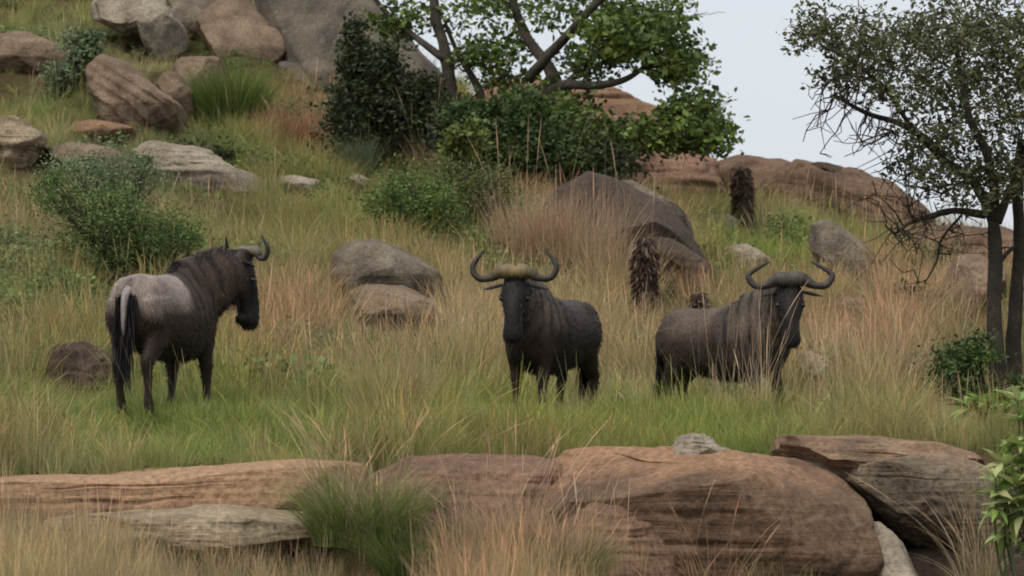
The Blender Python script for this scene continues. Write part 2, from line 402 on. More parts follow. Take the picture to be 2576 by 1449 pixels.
# hillside, upper left
y1 = Yat(430, 150)
rock('boulder', 'pale grey lichen boulder poking out at the very top of the grassy slope', [(225, -30), (330, -30), (400, -2), (428, 25), (440, 50), (472, 85), (475, 118), (430, 138), (385, 125), (360, 85), (290, 75), (235, 45), (200, 10)], y1 + .6, 1.0, RM['pale'], n=40, rough=.10, seed=11, lean=.5, box=3.0, facet=.10)
rock('boulder', 'brown boulder with a shadowed hollow beneath, just under the pale lichen boulder', [(380, 100), (440, 105), (476, 122), (470, 165), (440, 205), (390, 200), (365, 150)], y1 + .9, .6, RM['brown'], n=20, seed=12)
rock('boulder', 'steep brown boulder leaning on the biggest grey boulder by the treetop', [(490, -40), (600, -60), (655, 20), (722, 118), (735, 160), (690, 215), (600, 235), (520, 190), (495, 110), (500, 40)], y1 + 1.5, 1.3, RM['brown'], n=40, rough=.07, seed=13, lean=.6)
rock('boulder', 'olive grey boulder between the pale lichen boulder and the steep brown one', [(420, -40), (520, -40), (545, 60), (520, 140), (480, 130), (440, 50)], y1 + 2.6, 1.0, RM['grey'], n=24, seed=14, lean=.5)
rock('boulder', 'biggest boulder, dark grey and smooth, its flank running down behind the tree', [(610, -140), (880, -150), (950, -10), (1055, 125), (1150, 228), (1240, 330), (1100, 400), (900, 400), (770, 300), (715, 190), (650, 60)], y1 + 2.0, 2.6, RM['slate'], n=60, rough=.035, seed=15, lean=.55, box=2.3, facet=.07)
rock('boulder', 'dark boulder wedged in the shade under the biggest grey boulder', [(690, 170), (740, 140), (800, 200), (840, 270), (780, 310), (700, 270)], y1 - .5, .7, RM['slate'], n=22, seed=16)
rock('boulder', 'cracked reddish brown slab sloping down to the right on the grassy hillside', [(216, 165), (255, 132), (318, 158), (405, 228), (500, 296), (492, 310), (430, 305), (380, 318), (300, 325), (245, 285), (222, 225)], Yat(350, 310), .8, RM['brown'], n=44, rough=.06, seed=17, lean=.5, strata=.07, tilt=-.65, box=3.4, facet=.02, open=.3)
rock('boulder', 'round shouldered brown rock standing above the bright green tuft of grass', [(452, 150), (482, 128), (540, 134), (572, 180), (566, 240), (500, 262), (440, 250), (434, 200)], Yat(500, 250) + .3, .7, RM['brown'], n=26, seed=18)
rock('boulder', 'low tan rock on the slope at the far left below the top edge', [(-70, 96), (50, 78), (130, 110), (180, 150), (150, 180), (-70, 190)], Yat(60, 170), .9, RM['brown'], n=24, seed=19, lean=.6)
rock('boulder', 'tan rock with a dark square hole at the left edge of the slope', [(-90, 300), (20, 292), (80, 310), (108, 345), (102, 385), (60, 430), (-90, 430)], Yat(40, 410), .7, RM['ledge_pale'], n=26, seed=20, rough=.11, strata=.06)
rock('rock_slab', 'flat orange slab lying flush in the grass above the pink ledge', [(165, 312), (230, 300), (335, 318), (345, 338), (250, 352), (180, 342)], Yat(250, 345), .7, RM['orange'], n=20, seed=21, lean=1.2, facet=.02, open=.25)
rock('rock_slab', 'long pinkish ledge with ragged dark underside crossing the grassy slope', [(325, 335), (420, 358), (520, 380), (595, 424), (700, 452), (640, 480), (500, 470), (420, 460), (350, 415)], Yat(500, 465), .6, RM['pale'], n=40, seed=22, rough=.07, lean=.8, strata=.07, box=3.4, facet=.02, open=.25)
rock('rock_slab', 'thin pale slab end showing in the grass just right of the pink ledge', [(685, 445), (735, 440), (800, 452), (820, 464), (790, 480), (700, 474)], Yat(745, 482), .35, RM['pale'], n=22, seed=23, lean=.8, facet=.02, open=.22)
rock('rock_slab', 'small pale stone lying in grass below the dark bush', [(855, 446), (900, 438), (935, 455), (930, 475), (870, 480)], Yat(895, 482), .3, RM['pale'], n=16, seed=24, open=.22)
rock('boulder', 'larger of the two grey domed boulders in the grass between the animals', [(838, 640), (880, 605), (940, 598), (1010, 622), (1080, 665), (1130, 705), (1120, 760), (960, 770), (850, 740), (832, 690)], Yat(980, 775) + .2, .9, RM['grey'], n=40, rough=.04, seed=25, lean=.5, box=2.2, facet=.05)
rock('boulder', 'lower flatter boulder directly beneath the domed grey boulder', [(860, 735), (920, 714), (1010, 718), (1090, 750), (1140, 790), (1120, 850), (960, 850), (862, 800)], Yat(1000, 850), .7, RM['brown'], n=34, rough=.05, seed=26, lean=.7, box=2.3, facet=.05)
rock('boulder', 'small pinkish stone in the grass behind the rump of the grey rumped wildebeest', [(250, 682), (280, 672), (315, 680), (318, 715), (255, 718)], Yat(285, 720), .25, RM['brown'], n=12, seed=27)
rock('earth_mound', 'dark brown knobbly earth mound beside the hind legs of the grey rumped wildebeest', [(105, 905), (130, 870), (190, 858), (245, 872), (290, 930), (310, 1010), (290, 1060), (150, 1060), (120, 980)], 31.5, .55, RM['earth'], n=46, rough=.16, seed=28, lean=.2, box=2.2, cat='earth mound', open=.6)
rock('rock_slab', 'long mossy brown slab lying along the slope between the left edge and the pink ledge', [(90, 372), (180, 358), (290, 372), (350, 400), (330, 425), (200, 415), (100, 400)], Yat(220, 425), .5, RM['brown'], n=30, seed=71, lean=.8, box=3.2, facet=.03, open=.3)
rock('boulder', 'brown broken block filling the hollow right of the cracked reddish slab', [(400, 190), (450, 180), (480, 215), (490, 270), (440, 280), (395, 240)], Yat(440, 290), .5, RM['brown'], n=20, seed=72, open=.35)
rock('rock_slab', 'weathered grey slab running up the slope under the dark shrub by the dome', [(1640, 590), (1700, 600), (1770, 650), (1830, 720), (1800, 750), (1730, 700), (1660, 640)], Yat(1760, 760), .5, RM['dome'], n=26, seed=73, lean=.6, facet=.04, open=.3)
# ridge and outcrops behind
rock('rock_outcrop', 'orange rock outcrop on the skyline seen through the spreading tree', [(1090, 290), (1150, 214), (1300, 208), (1480, 214), (1570, 240), (1680, 254), (1745, 300), (1790, 380), (1790, 500), (1200, 500), (1080, 400)], 77, 3.5, RM['orange'], n=60, rough=.05, facet=.05, seed=31, lean=.5, strata=.03)
rock('rock_outcrop', 'brown skyline outcrop carrying the upper shaggy dead aloe', [(1765, 470), (1790, 405), (1870, 388), (1950, 396), (2010, 430), (2060, 520), (2060, 600), (1900, 600), (1780, 560)], 67, 2.6, RM['ridge'], n=50, rough=.06, facet=.05, seed=32, lean=.4, box=2.3)
rock('rock_outcrop', 'long brown skyline outcrop sloping down towards the right hand tree', [(1900, 400), (1950, 391), (2050, 414), (2140, 430), (2250, 474), (2330, 528), (2380, 600), (2370, 740), (2200, 730), (2060, 660), (1960, 580)], 64, 2.6, RM['ridge'], n=64, rough=.07, facet=.05, seed=33, lean=.4, strata=.02, tilt=-.4, box=2.4)
rock('rock_outcrop', 'flat dark cap stone lying along the crest of the long brown outcrop', [(2020, 416), (2060, 408), (2130, 424), (2150, 440), (2120, 452), (2050, 436)], 62.6, .8, RM['dome'], n=18, seed=34)
rock('rock_outcrop', 'brown outcrop showing behind the trunks of the right hand tree', [(2300, 580), (2400, 560), (2520, 580), (2700, 620), (2720, 820), (2500, 850), (2350, 800), (2290, 700)], 57, 2.6, RM['ridge'], n=44, rough=.08, facet=.05, seed=35, lean=.4, strata=.03, box=2.4)
rock('rock_outcrop', 'reddish rock face with a dark hollow under the low boughs of the spreading tree', [(1440, 410), (1560, 385), (1700, 390), (1800, 405), (1850, 470), (1850, 560), (1740, 600), (1600, 560), (1500, 500)], 66, 2.0, RM['ledge_red'], n=44, rough=.12, facet=.05, seed=36, lean=.4, strata=.04)
rock('rock_outcrop', 'big dark dome of rock below the spreading tree, tall grass growing up against it', [(1350, 560), (1400, 480), (1480, 432), (1560, 455), (1662, 515), (1728, 590), (1790, 690), (1780, 800), (1500, 800), (1380, 700)], 48.6, 2.0, RM['dome'], n=60, rough=.04, seed=37, lean=.35, box=2.3, facet=.10, open=1)
rock('rock_slab', 'long pale slab tilted down the crest of the dark dome', [(1475, 425), (1540, 428), (1620, 470), (1700, 515), (1790, 560), (1780, 580), (1690, 556), (1600, 510), (1520, 470)], 48.9, .5, RM['grey'], n=34, seed=38, lean=.6, rough=.05)
rock('rock_slab', 'small pale ledge in the green grass right of the tilted slab', [(1770, 545), (1830, 538), (1860, 555), (1850, 580), (1780, 575)], Yat(1815, 585), .4, RM['pale'], n=14, seed=39, facet=.02, open=.22)
rock('rock_slab', 'flat pale stone in the grass above the left horn of the side-on wildebeest', [(1815, 618), (1880, 612), (1945, 655), (1925, 690), (1850, 670)], Yat(1880, 690), .35, RM['pale'], n=20, seed=40, facet=.02, open=.22)
rock('boulder', 'smooth grey green boulder leaning on the foot of the long brown outcrop', [(2035, 560), (2080, 545), (2150, 600), (2215, 660), (2240, 720), (2150, 740), (2070, 680), (2035, 620)], Yat(2140, 735), .8, RM['grey'], n=34, rough=.05, seed=41, lean=.5, facet=.06)
rock('boulder', 'small pale stone in pale grass beyond the right horn of the side-on wildebeest', [(2090, 745), (2140, 735), (2180, 750), (2180, 790), (2110, 790)], Yat(2140, 795), .3, RM['brown'], n=14, seed=42)
rock('boulder', 'rounded brown boulder half hidden in grass left of the slim trunk', [(2380, 660), (2450, 640), (2520, 680), (2530, 790), (2440, 820), (2360, 760)], Yat(2450, 815), .8, RM['brown'], n=30, rough=.06, seed=43)
rock('boulder', 'whitish stone behind the rump of the front-facing wildebeest', [(1478, 745), (1500, 736), (1525, 760), (1522, 790), (1490, 790)], Yat(1500, 795), .2, RM['pale'], n=12, seed=44)
rock('boulder', 'whitish stone low in the grass by the chest of the side-on wildebeest', [(2005, 885), (2040, 874), (2085, 890), (2110, 940), (2100, 990), (2010, 990)], 36.5, .3, RM['pale'], n=20, seed=45)
rock('boulder', 'little flat stone in the grass between the two dark wildebeest', [(1535, 1000), (1555, 992), (1578, 1000), (1570, 1016), (1540, 1014)], 33, .12, RM['pale'], n=10, seed=46)
rock('boulder', 'low grey slab at the foot of the steep brown boulder above the rusty tussock', [(590, 215), (660, 200), (730, 225), (790, 285), (770, 320), (690, 300), (610, 255)], y1 - .2, .6, RM['slate'], n=26, seed=74, facet=.05, box=3)
# foreground ledges
rock('rock_ledge', 'long low red ledge along the front of the meadow below the grey rumped wildebeest', [(-200, 1215), (0, 1202), (200, 1195), (500, 1176), (760, 1155), (940, 1165), (980, 1300), (760, 1400), (400, 1360), (0, 1400), (-200, 1400)], 25.0, .9, RM['ledge'], n=120, rough=.05, seed=51, lean=.3, strata=.02, tilt=.02, box=5, facet=.03, bed=.04, groove=.5)
rock('rock_ledge', 'tan slab with a black undercut, low in front of the long red ledge', [(60, 1310), (300, 1290), (540, 1276), (780, 1296), (845, 1316), (876, 1345), (862, 1385), (700, 1378), (540, 1385), (100, 1420), (30, 1380)], 23.5, .7, RM['ledge_pale'], n=90, rough=.06, seed=52, lean=.45, strata=.025, box=4.5, facet=.03, bed=.05, groove=.5)
rock('boulder', 'added dark stone painting in the shade of the undercut beneath the tan slab', [(100, 1330), (500, 1330), (850, 1330), (866, 1400), (850, 1560), (100, 1560)], 23.95, .45, RM['shade_fill'], n=40, seed=63, lean=.1, box=4)  # fill stone, the undercut's shade is put into its colour
rock('rock_ledge', 'maroon rock sloping away behind the big green tussock', [(930, 1175), (1060, 1158), (1200, 1160), (1400, 1165), (1470, 1250), (1460, 1400), (1350, 1560), (1000, 1560), (930, 1400)], 24.6, .9, RM['ledge_red'], n=80, rough=.06, seed=53, lean=.4, strata=.02, box=4.2, facet=.03, bed=.05, groove=.5)
rock('rock_ledge', 'great brown sandstone block with orange top and fine bedding in the foreground', [(1340, 1165), (1400, 1146), (1600, 1136), (1850, 1138), (2020, 1155), (2105, 1205), (2170, 1265), (2225, 1325), (2215, 1420), (2150, 1600), (1450, 1620), (1330, 1400)], 24.0, 1.1, RM['fore'], n=140, rough=.045, seed=54, lean=.22, strata=.007, tilt=-.03, box=4.6, facet=.14, bed=.05, groove=.8)
rock('rock_ledge', 'maroon rounded corner stone against the left end of the great brown block', [(1380, 1250), (1480, 1215), (1600, 1240), (1700, 1330), (1760, 1460), (1740, 1600), (1400, 1600), (1350, 1400)], 23.2, .6, RM['ledge_red'], n=50, rough=.07, seed=55, lean=.4, strata=.03, box=2.6)
rock('boulder', 'pale knobbly stone sitting on top of the great brown block', [(1668, 1145), (1686, 1118), (1710, 1098), (1750, 1091), (1788, 1105), (1805, 1125), (1850, 1128), (1910, 1140), (1890, 1165), (1690, 1165)], 23.95, .3, RM['pale'], n=36, rough=.10, seed=56, lean=.3, strata=.08, clear=False)
rock('rock_ledge', 'layered flat slab with orange crust capping the grey boulder in the foreground', [(1920, 1105), (1960, 1094), (2200, 1100), (2350, 1112), (2440, 1140), (2500, 1180), (2520, 1215), (2300, 1200), (2080, 1190), (1960, 1172), (1915, 1140)], 25.0, .9, RM['slab'], n=90, rough=.05, seed=57, lean=.5, strata=.05, tilt=-.06, box=4, facet=.03, bed=.06)
rock('rock_ledge', 'grey weathered boulder with a pale yellowish belly right of the dark cleft', [(1990, 1165), (2150, 1138), (2350, 1138), (2490, 1165), (2560, 1230), (2590, 1340), (2500, 1400), (2340, 1395), (2240, 1345), (2175, 1275), (2090, 1220)], 24.7, 1.0, RM['fore2'], n=110, rough=.06, seed=58, lean=.15, strata=.008, tilt=-.03, box=4.0, facet=.05, bed=.045, groove=.4)
rock('rock_ledge', 'mossy grey stone filling the gap between the orange crusted slab and the great brown block', [(1930, 1160), (2060, 1150), (2220, 1165), (2290, 1230), (2280, 1330), (2200, 1300), (2080, 1240), (1960, 1190)], 24.75, .5, RM['fore2'], n=50, seed=62, lean=.3, box=4, facet=.03)
rock('boulder', 'pale wedge of stone standing at the foot of the dark cleft', [(2185, 1300), (2225, 1325), (2290, 1400), (2350, 1500), (2340, 1620), (2140, 1620), (2150, 1440)], 23.3, .35, RM['pale'], n=30, rough=.05, seed=59, lean=.2, box=3)
rock('boulder', 'added dark rock painting in the shade of the cleft at the lower right corner', [(2190, 1300), (2300, 1370), (2450, 1390), (2700, 1370), (2750, 1650), (2200, 1650)], 24.0, .5, RM['shade_fill'], n=34, rough=.07, seed=60, lean=.2)  # fill rock added for the dark void, shade painted as stone colour
rock('boulder', 'small pinkish stone lying before the big green tussock', [(1010, 1400), (1080, 1385), (1150, 1405), (1170, 1450), (1120, 1500), (1000, 1500)], 22.8, .25, RM['ledge_pale'], n=22, seed=61)
#PART2
# ------------------------------------------------------------------ wildebeest
def coat_material(name, rough=.62, hair_scale=(30, 30, 5)):
    m, nt, out = newmat(name); L = nt.links.new
    at = N(nt, 'ShaderNodeAttribute', _attribute_name='tint')
    tc = N(nt, 'ShaderNodeTexCoord'); mp = N(nt, 'ShaderNodeMapping'); mp.inputs['Scale'].default_value = hair_scale; L(tc.outputs['Object'], mp.inputs[0])
    n = N(nt, 'ShaderNodeTexNoise'); n.inputs['Scale'].default_value = 2.5; n.inputs['Detail'].default_value = 6; L(mp.outputs[0], n.inputs['Vector'])
    mr = N(nt, 'ShaderNodeMapRange'); mr.inputs[1].default_value = .3; mr.inputs[2].default_value = .7; mr.inputs[3].default_value = .65; mr.inputs[4].default_value = 1.35; L(n.outputs['Fac'], mr.inputs[0])
    vm = N(nt, 'ShaderNodeVectorMath', _operation='SCALE'); L(at.outputs['Color'], vm.inputs[0]); L(mr.outputs[0], vm.inputs['Scale'])
    b = N(nt, 'ShaderNodeBsdfPrincipled'); b.inputs['Roughness'].default_value = rough; b.inputs['Specular IOR Level'].default_value = .25
    b.inputs['Sheen Weight'].default_value = .03; b.inputs['Sheen Roughness'].default_value = .5
    L(vm.outputs[0], b.inputs['Base Color'])
    bp = N(nt, 'ShaderNodeBump'); bp.inputs['Strength'].default_value = .5; bp.inputs['Distance'].default_value = .01; L(n.outputs['Fac'], bp.inputs['Height']); L(bp.outputs[0], b.inputs['Normal'])
    L(b.outputs[0], out.inputs[0]); return m
M_coat = coat_material('wildebeest_coat')
M_hair = leaf_material('coarse_hair', 'tint', 'GEOMETRY', .05, .5, spec=.25)
def plain(name, c, rough=.5, spec=.4, bump=0):
    m, nt, out = newmat(name); b = N(nt, 'ShaderNodeBsdfPrincipled'); b.inputs['Base Color'].default_value = rgba(c)
    b.inputs['Roughness'].default_value = rough; b.inputs['Specular IOR Level'].default_value = spec
    if bump:
        tc = N(nt, 'ShaderNodeTexCoord'); n = N(nt, 'ShaderNodeTexNoise'); n.inputs['Scale'].default_value = bump; n.inputs['Detail'].default_value = 6
        nt.links.new(tc.outputs['Object'], n.inputs['Vector'])
        mr = N(nt, 'ShaderNodeMapRange'); mr.inputs[1].default_value = .3; mr.inputs[2].default_value = .7; mr.inputs[3].default_value = .55; mr.inputs[4].default_value = 1.5
        nt.links.new(n.outputs['Fac'], mr.inputs[0]); vm = N(nt, 'ShaderNodeVectorMath', _operation='SCALE'); vm.inputs[0].default_value = c
        nt.links.new(mr.outputs[0], vm.inputs['Scale']); nt.links.new(vm.outputs[0], b.inputs['Base Color'])
        bp = N(nt, 'ShaderNodeBump'); bp.inputs['Distance'].default_value = .02; nt.links.new(n.outputs['Fac'], bp.inputs['Height']); nt.links.new(bp.outputs[0], b.inputs['Normal'])
    nt.links.new(b.outputs[0], out.inputs[0]); return m
M_horn = leaf_material('horn', 'tint', 'GEOMETRY', 0, .55, spec=.35)
M_hoof = plain('hoof', (.02, .017, .015), .5)
M_eye = plain('eye', (.008, .005, .004), .08, .8)

def ellip_ring(c, u, v, ru, rv, ns=24, pw=2.2, top=1.0):
    """ring in plane (u lateral, v up); top<1 narrows the upper half"""
    th = np.linspace(0, 2 * np.pi, ns, endpoint=False); co, si = np.cos(th), np.sin(th)
    k = 1 / (np.abs(co) ** pw + np.abs(si) ** pw) ** (1 / pw)
    w = 1 - (1 - top) * np.clip(si, 0, 1) ** 1.2
    return c + (co * k * ru * w)[:, None] * u + (si * k * rv)[:, None] * v
def loft(mb, rings, a=None):
    ns = len(rings[0]); V = np.concatenate(list(rings) + [rings[0].mean(0)[None], rings[-1].mean(0)[None]])
    Q, T = ring_faces(len(rings), ns); mb.add(V, Q, T, a)
def resample(st, n):
    st = np.asarray(st, float); t = np.linspace(0, len(st) - 1, n); o = []
    p = np.concatenate([[2 * st[0] - st[1]], st, [2 * st[-1] - st[-2]]])
    for x in t:
        i = min(int(x), len(st) - 2); f = x - i
        p0, p1, p2, p3 = p[i], p[i + 1], p[i + 2], p[i + 3]
        o.append(.5 * (2 * p1 + (p2 - p0) * f + (2 * p0 - 5 * p1 + 4 * p2 - p3) * f * f + (3 * p1 - p0 - 3 * p2 + p3) * f ** 3))
    return np.array(o)
def chain(mb, st, n=14, ns=16, pw=2.0):
    """limb: stations (x,y,z, r_lateral, r_fore_aft)"""
    s = resample(st, n); c = s[:, :3]; t = np.gradient(c, axis=0); t /= np.linalg.norm(t, axis=1)[:, None]
    rings = []
    for k in range(n):
        lat = np.array([0, 1, 0.]); lat = lat - t[k] * lat.dot(t[k]); lat /= np.linalg.norm(lat)
        fa = np.cross(t[k], lat); rings.append(ellip_ring(c[k], lat, fa, max(s[k, 3], .004), max(s[k, 4], .004), ns, pw))
    # orient outward
    loft(mb, rings)
def blob(mb, c, r, n=10):
    D, Q = cube_sphere(n); mb.add(np.array(c) + D * np.array(r), Q)

def remeshed(name, mb, voxel, smooth_it):
    me = mb.mesh(name + '_raw'); o = bpy.data.objects.new(name + '_raw', me); COL.objects.link(o)
    m = o.modifiers.new('r', 'REMESH'); m.mode = 'VOXEL'; m.voxel_size = voxel; m.use_smooth_shade = True
    s = o.modifiers.new('s', 'SMOOTH'); s.factor = .5; s.iterations = smooth_it
    dg = bpy.context.evaluated_depsgraph_get(); dg.update()
    r = bpy.data.meshes.new_from_object(o.evaluated_get(dg)); r.name = name
    bpy.data.objects.remove(o); return r
def set_tint(me, col):
    at = me.attributes.new('tint', 'FLOAT_COLOR', 'POINT'); at.data.foreach_set('color', np.c_[col, np.ones(len(col))].astype(np.float32).ravel())
def verts_of(me):
    a = np.empty(len(me.vertices) * 3, np.float32); me.vertices.foreach_get('co', a); return a.reshape(-1, 3).astype(float)
def normals_of(me):
    a = np.empty(len(me.vertices) * 3, np.float32); me.vertices.foreach_get('normal', a); return a.reshape(-1, 3).astype(float)

def hairs(mb, roots, dirs, lens, width, droop, cols, rg, segs=3):
    """flat tapering locks"""
    n = len(roots); t = np.linspace(0, 1, segs + 1)
    d = dirs / (np.linalg.norm(dirs, axis=1)[:, None] + 1e-9)
    side = np.cross(d, rg.normal(size=(n, 3))); side /= np.linalg.norm(side, axis=1)[:, None] + 1e-9
    C = roots[:, None] + d[:, None] * (lens[:, None] * t[None])[..., None]
    C[..., 2] -= (droop * lens)[:, None] * (t ** 2)[None]
    w = width * (1 - t ** 1.5 * .9)
    A = C - side[:, None] * w[None, :, None] * .5; B = C + side[:, None] * w[None, :, None] * .5
    V = np.stack([A, B], 2).reshape(n, -1, 3); k = 2 * (segs + 1)
    base = (np.arange(n) * k)[:, None]
    q = np.array([[2 * i, 2 * i + 1, 2 * i + 3, 2 * i + 2] for i in range(segs)])
    Q = (base[:, None] + q[None]).reshape(-1, 4)
    a = np.repeat(cols, k, axis=0)
    mb.add(V.reshape(-1, 3), Q, None, a)

def wildebeest(label, px, Y, heading, neck_h, head_h, neck_el=20, head_pitch=78, scale=1.0, legs=None, rump=(.17, .155, .145), body_c=(.050, .043, .043), seed=1, dz=0, neck_len=.47, horn_c=(.10, .085, .065), boss_c=(.20, .17, .11), span=.37, tail_side=0., neckshift=0., rise=1., tipin=.25, hornr=1., neckcol=(.042, .036, .032)):
    rg = np.random.default_rng(seed)
    p = on_ground(px, Y)
    root = thing('wildebeest', p + [0, 0, dz], label, 'wildebeest', rotz=math.radians(90 - heading))
    root['group'] = 'wildebeest standing in the tall grass'
    root.scale = (scale,) * 3
    X, Yv, Zv = np.eye(3)
    mb = MB()
    T = [(-.70, 1.03, .80, .09), (-.66, 1.11, .68, .19), (-.52, 1.17, .57, .265), (-.25, 1.165, .51, .285), (.02, 1.185, .465, .29), (.24, 1.25, .455, .272),
         (.42, 1.29, .50, .235), (.56, 1.25, .575, .195), (.66, 1.15, .68, .14), (.72, 1.05, .80, .07)]
    s = resample(T, 26); rings = []
    for x, zt, zb, w in s:
        tp = .80 if x < 0 else max(.52, .80 - (x) * .62)
        rings.append(ellip_ring(np.array([x, 0, (zt + zb) / 2]), Yv, Zv, w, (zt - zb) / 2, 28, 2.25, tp))
    loft(mb, rings)
    for sg in (-1, 1):
        blob(mb, (.42, sg * .135, .88), (.15, .10, .27)); blob(mb, (-.47, sg * .13, .88), (.22, .115, .27)); blob(mb, (.50, sg * .08, .70), (.12, .09, .14))
    # head and neck frames
    ya = math.radians(-(neck_h - heading)); yh = math.radians(-(head_h - heading)); el = math.radians(neck_el)
    B = np.array([.40, neckshift, 1.02]); nd = np.array([math.cos(ya) * math.cos(el), math.sin(ya) * math.cos(el), math.sin(el)])
    poll = B + nd * neck_len * 1.15 + np.array([0, 0, .04])
    fwd = np.array([math.cos(yh), math.sin(yh), 0]); lat = np.array([-math.sin(yh), math.cos(yh), 0])
    hp = math.radians(head_pitch)
    f = fwd * math.cos(hp) - Zv * math.sin(hp)          # along the muzzle
    nrm = fwd * math.sin(hp) + Zv * math.cos(hp)        # out of the forehead
    # neck: broad at the shoulders, deep, flattened sideways
    nk = []
    pts = np.array([B - X * .12, B + nd * .12 + X * .02, B + nd * neck_len * .62 + X * .02, B + nd * neck_len * 0.98 + f * .05, poll + f * .12 - nrm * .04])
    rad = [(.20, .30), (.165, .285), (.135, .265), (.115, .215), (.08, .13)]
    st = resample([tuple(a) + b for a, b in zip(pts, rad)], 16); c = st[:, :3]; tt = np.gradient(c, axis=0); tt /= np.linalg.norm(tt, axis=1)[:, None]
    for k in range(16):
        l = np.cross(Zv, tt[k]); l /= np.linalg.norm(l) + 1e-9
        if k > 11: l = lat * .5 + l * .5; l -= tt[k] * l.dot(tt[k]); l /= np.linalg.norm(l)
        up = np.cross(tt[k], l); nk.append(ellip_ring(c[k], l, up, st[k, 3], st[k, 4], 24, 2.1, .75))
    loft(mb, nk)
    # head: stations (distance along f, offset along nrm, lateral, depth)
    H = [(-.05, -.02, .055, .06), (0, -.005, .10, .085), (.08, 0, .122, .105), (.17, .0, .126, .122), (.26, .012, .106, .118), (.35, .022, .086, .102), (.44, .02, .083, .088), (.52, .008, .094, .082), (.58, .0, .088, .066), (.62, -.005, .055, .04)]
    sh = resample(H, 24); rings = []
    for a, b, w, dpt in sh:
        rings.append(ellip_ring(poll + f * a + nrm * (b - dpt * .35 + .03), lat, nrm, w, dpt, 24, 2.5, .9))
    loft(mb, rings)
    for sg in (-1, 1):
        blob(mb, poll + f * .54 + nrm * .02 + lat * sg * .045, (.045, .045, .04), 6)       # nostril wings
        blob(mb, poll + f * .17 + nrm * .03 + lat * sg * .108, (.03, .03, .035), 6)        # brow over the eye
        blob(mb, poll + f * .22 - nrm * .06 + lat * sg * .055, (.05, .05, .09), 6)         # jaw
    blob(mb, poll - f * .01 + nrm * .035, (.10, .10, .06), 8)
    blob(mb, poll + f * .52 - nrm * .065, (.055, .055, .05), 6)                            # chin
    # legs
    lg = dict(fl=0, fr=0, hl=0, hr=0); lg.update(legs or {})
    hooves = []
    for key, sg in (('fl', 1), ('fr', -1)):
        o = lg[key]; y0 = sg * .145
        chain(mb, [(.42, y0 * .9, .86, 0.104, 0.171), (.43, y0, .70, 0.085, 0.128), (.42 + o * .35, y0, .52, 0.061, 0.076), (.43 + o * .6, y0, .42, 0.057, 0.061), (.43 + o * .7, y0, .36, 0.044, 0.049),
                   (.43 + o * .85, y0, .22, 0.034, 0.039), (.43 + o, y0, .12, 0.041, 0.046), (.45 + o, y0, .06, 0.041, 0.051), (.46 + o, y0, .03, 0.043, 0.055)], 26, 14)
        hooves.append((.47 + o, y0))
    for key, sg in (('hl', 1), ('hr', -1)):
        o = lg[key]; y0 = sg * .145
        chain(mb, [(-.46, y0 * .85, .95, 0.134, 0.244), (-.46, y0, .80, 0.128, 0.232), (-.47 + o * .2, y0 * 1.02, .66, 0.100, 0.152), (-.56 + o * .45, y0, .52, 0.063, 0.083), (-.61 + o * .6, y0, .45, 0.051, 0.071),
                   (-.60 + o * .7, y0, .38, 0.041, 0.056), (-.585 + o * .85, y0, .22, 0.034, 0.041), (-.57 + o, y0, .12, 0.041, 0.046), (-.55 + o, y0, .06, 0.041, 0.051), (-.54 + o, y0, .03, 0.043, 0.055)], 28, 14)
        hooves.append((-.53 + o, y0))
    me = remeshed('body', mb, .014, 7)
    V = verts_of(me); Nn = normals_of(me)
    # coat colours
    hd = (V - poll); hf = hd @ f; hl = np.abs(hd @ lat); hn = hd @ nrm
    headw = np.clip((.17 - np.linalg.norm(hd - np.outer(np.clip(hf, 0, .6), f), axis=1)) / .05, 0, 1)
    x, y, z = V.T
    body = np.tile(np.array(body_c), (len(V), 1))
    rumpw = np.clip((-x - .02 + .35 * (z - 1.0) + .04 * fbm(V * 6, seed, 2)) / .06, 0, 1) * np.clip((z - .80 + .05 * fbm(V * 5, seed + 4, 2)) / .16, 0, 1)
    body += (np.array(rump) - np.array(body_c)) * rumpw[:, None]
    nx_ = np.clip((x - .12) / .2, 0, 1) * np.clip((z - .75) / .2, 0, 1) * (1 - headw)
    body += np.array(neckcol)[None] * nx_[:, None]
    body *= (1 + .30 * fbm(V * np.array([5, 5, 3.]), seed + 7, 3))[:, None]
    # dark brindle stripes hang down over neck and shoulder
    ang = x * 1.0 + np.abs(y) * .15 + .25 * (z - 1) + .02 * vnoise(V * 9, 3)
    stripe = np.clip((np.sin(ang * 46) - .25) / .5, 0, 1) * np.clip((x + .02) / .1, 0, 1) * np.clip((z - .70) / .12, 0, 1) * (1 - headw) * np.clip(.7 + .5 * vnoise(V * 7, 8), 0, 1)
    body *= (1 - .80 * stripe)[:, None]
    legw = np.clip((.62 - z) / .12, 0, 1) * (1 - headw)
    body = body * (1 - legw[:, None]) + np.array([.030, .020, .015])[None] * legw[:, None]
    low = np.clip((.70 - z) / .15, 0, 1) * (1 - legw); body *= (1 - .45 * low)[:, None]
    face = np.array([.012, .009, .009])
    fb = np.clip((hf - .40) / .1, 0, 1)[:, None]; face = face[None] * (1 - fb) + np.array([.010, .008, .008])[None] * fb
    cheek = np.clip((-hn + .01) / .05, 0, 1) * np.clip((.36 - hf) / .1, 0, 1)
    face = face + np.array([.034, .027, .026])[None] * cheek[:, None]
    body = body * (1 - headw[:, None]) + face * headw[:, None]
    cleft = np.clip(1 - np.abs(y) / .055, 0, 1) * np.clip((-x - .60) / .05, 0, 1)  # crease shade between the haunches painted into the coat
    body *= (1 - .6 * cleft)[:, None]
    body = body * np.array([1.10, 1.0, .86])
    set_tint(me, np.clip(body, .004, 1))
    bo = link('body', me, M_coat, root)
    # short fur that breaks the outline
    sel = rg.choice(len(V), 11000, replace=len(V) < 11000); sel = sel[(z[sel] > .3)]
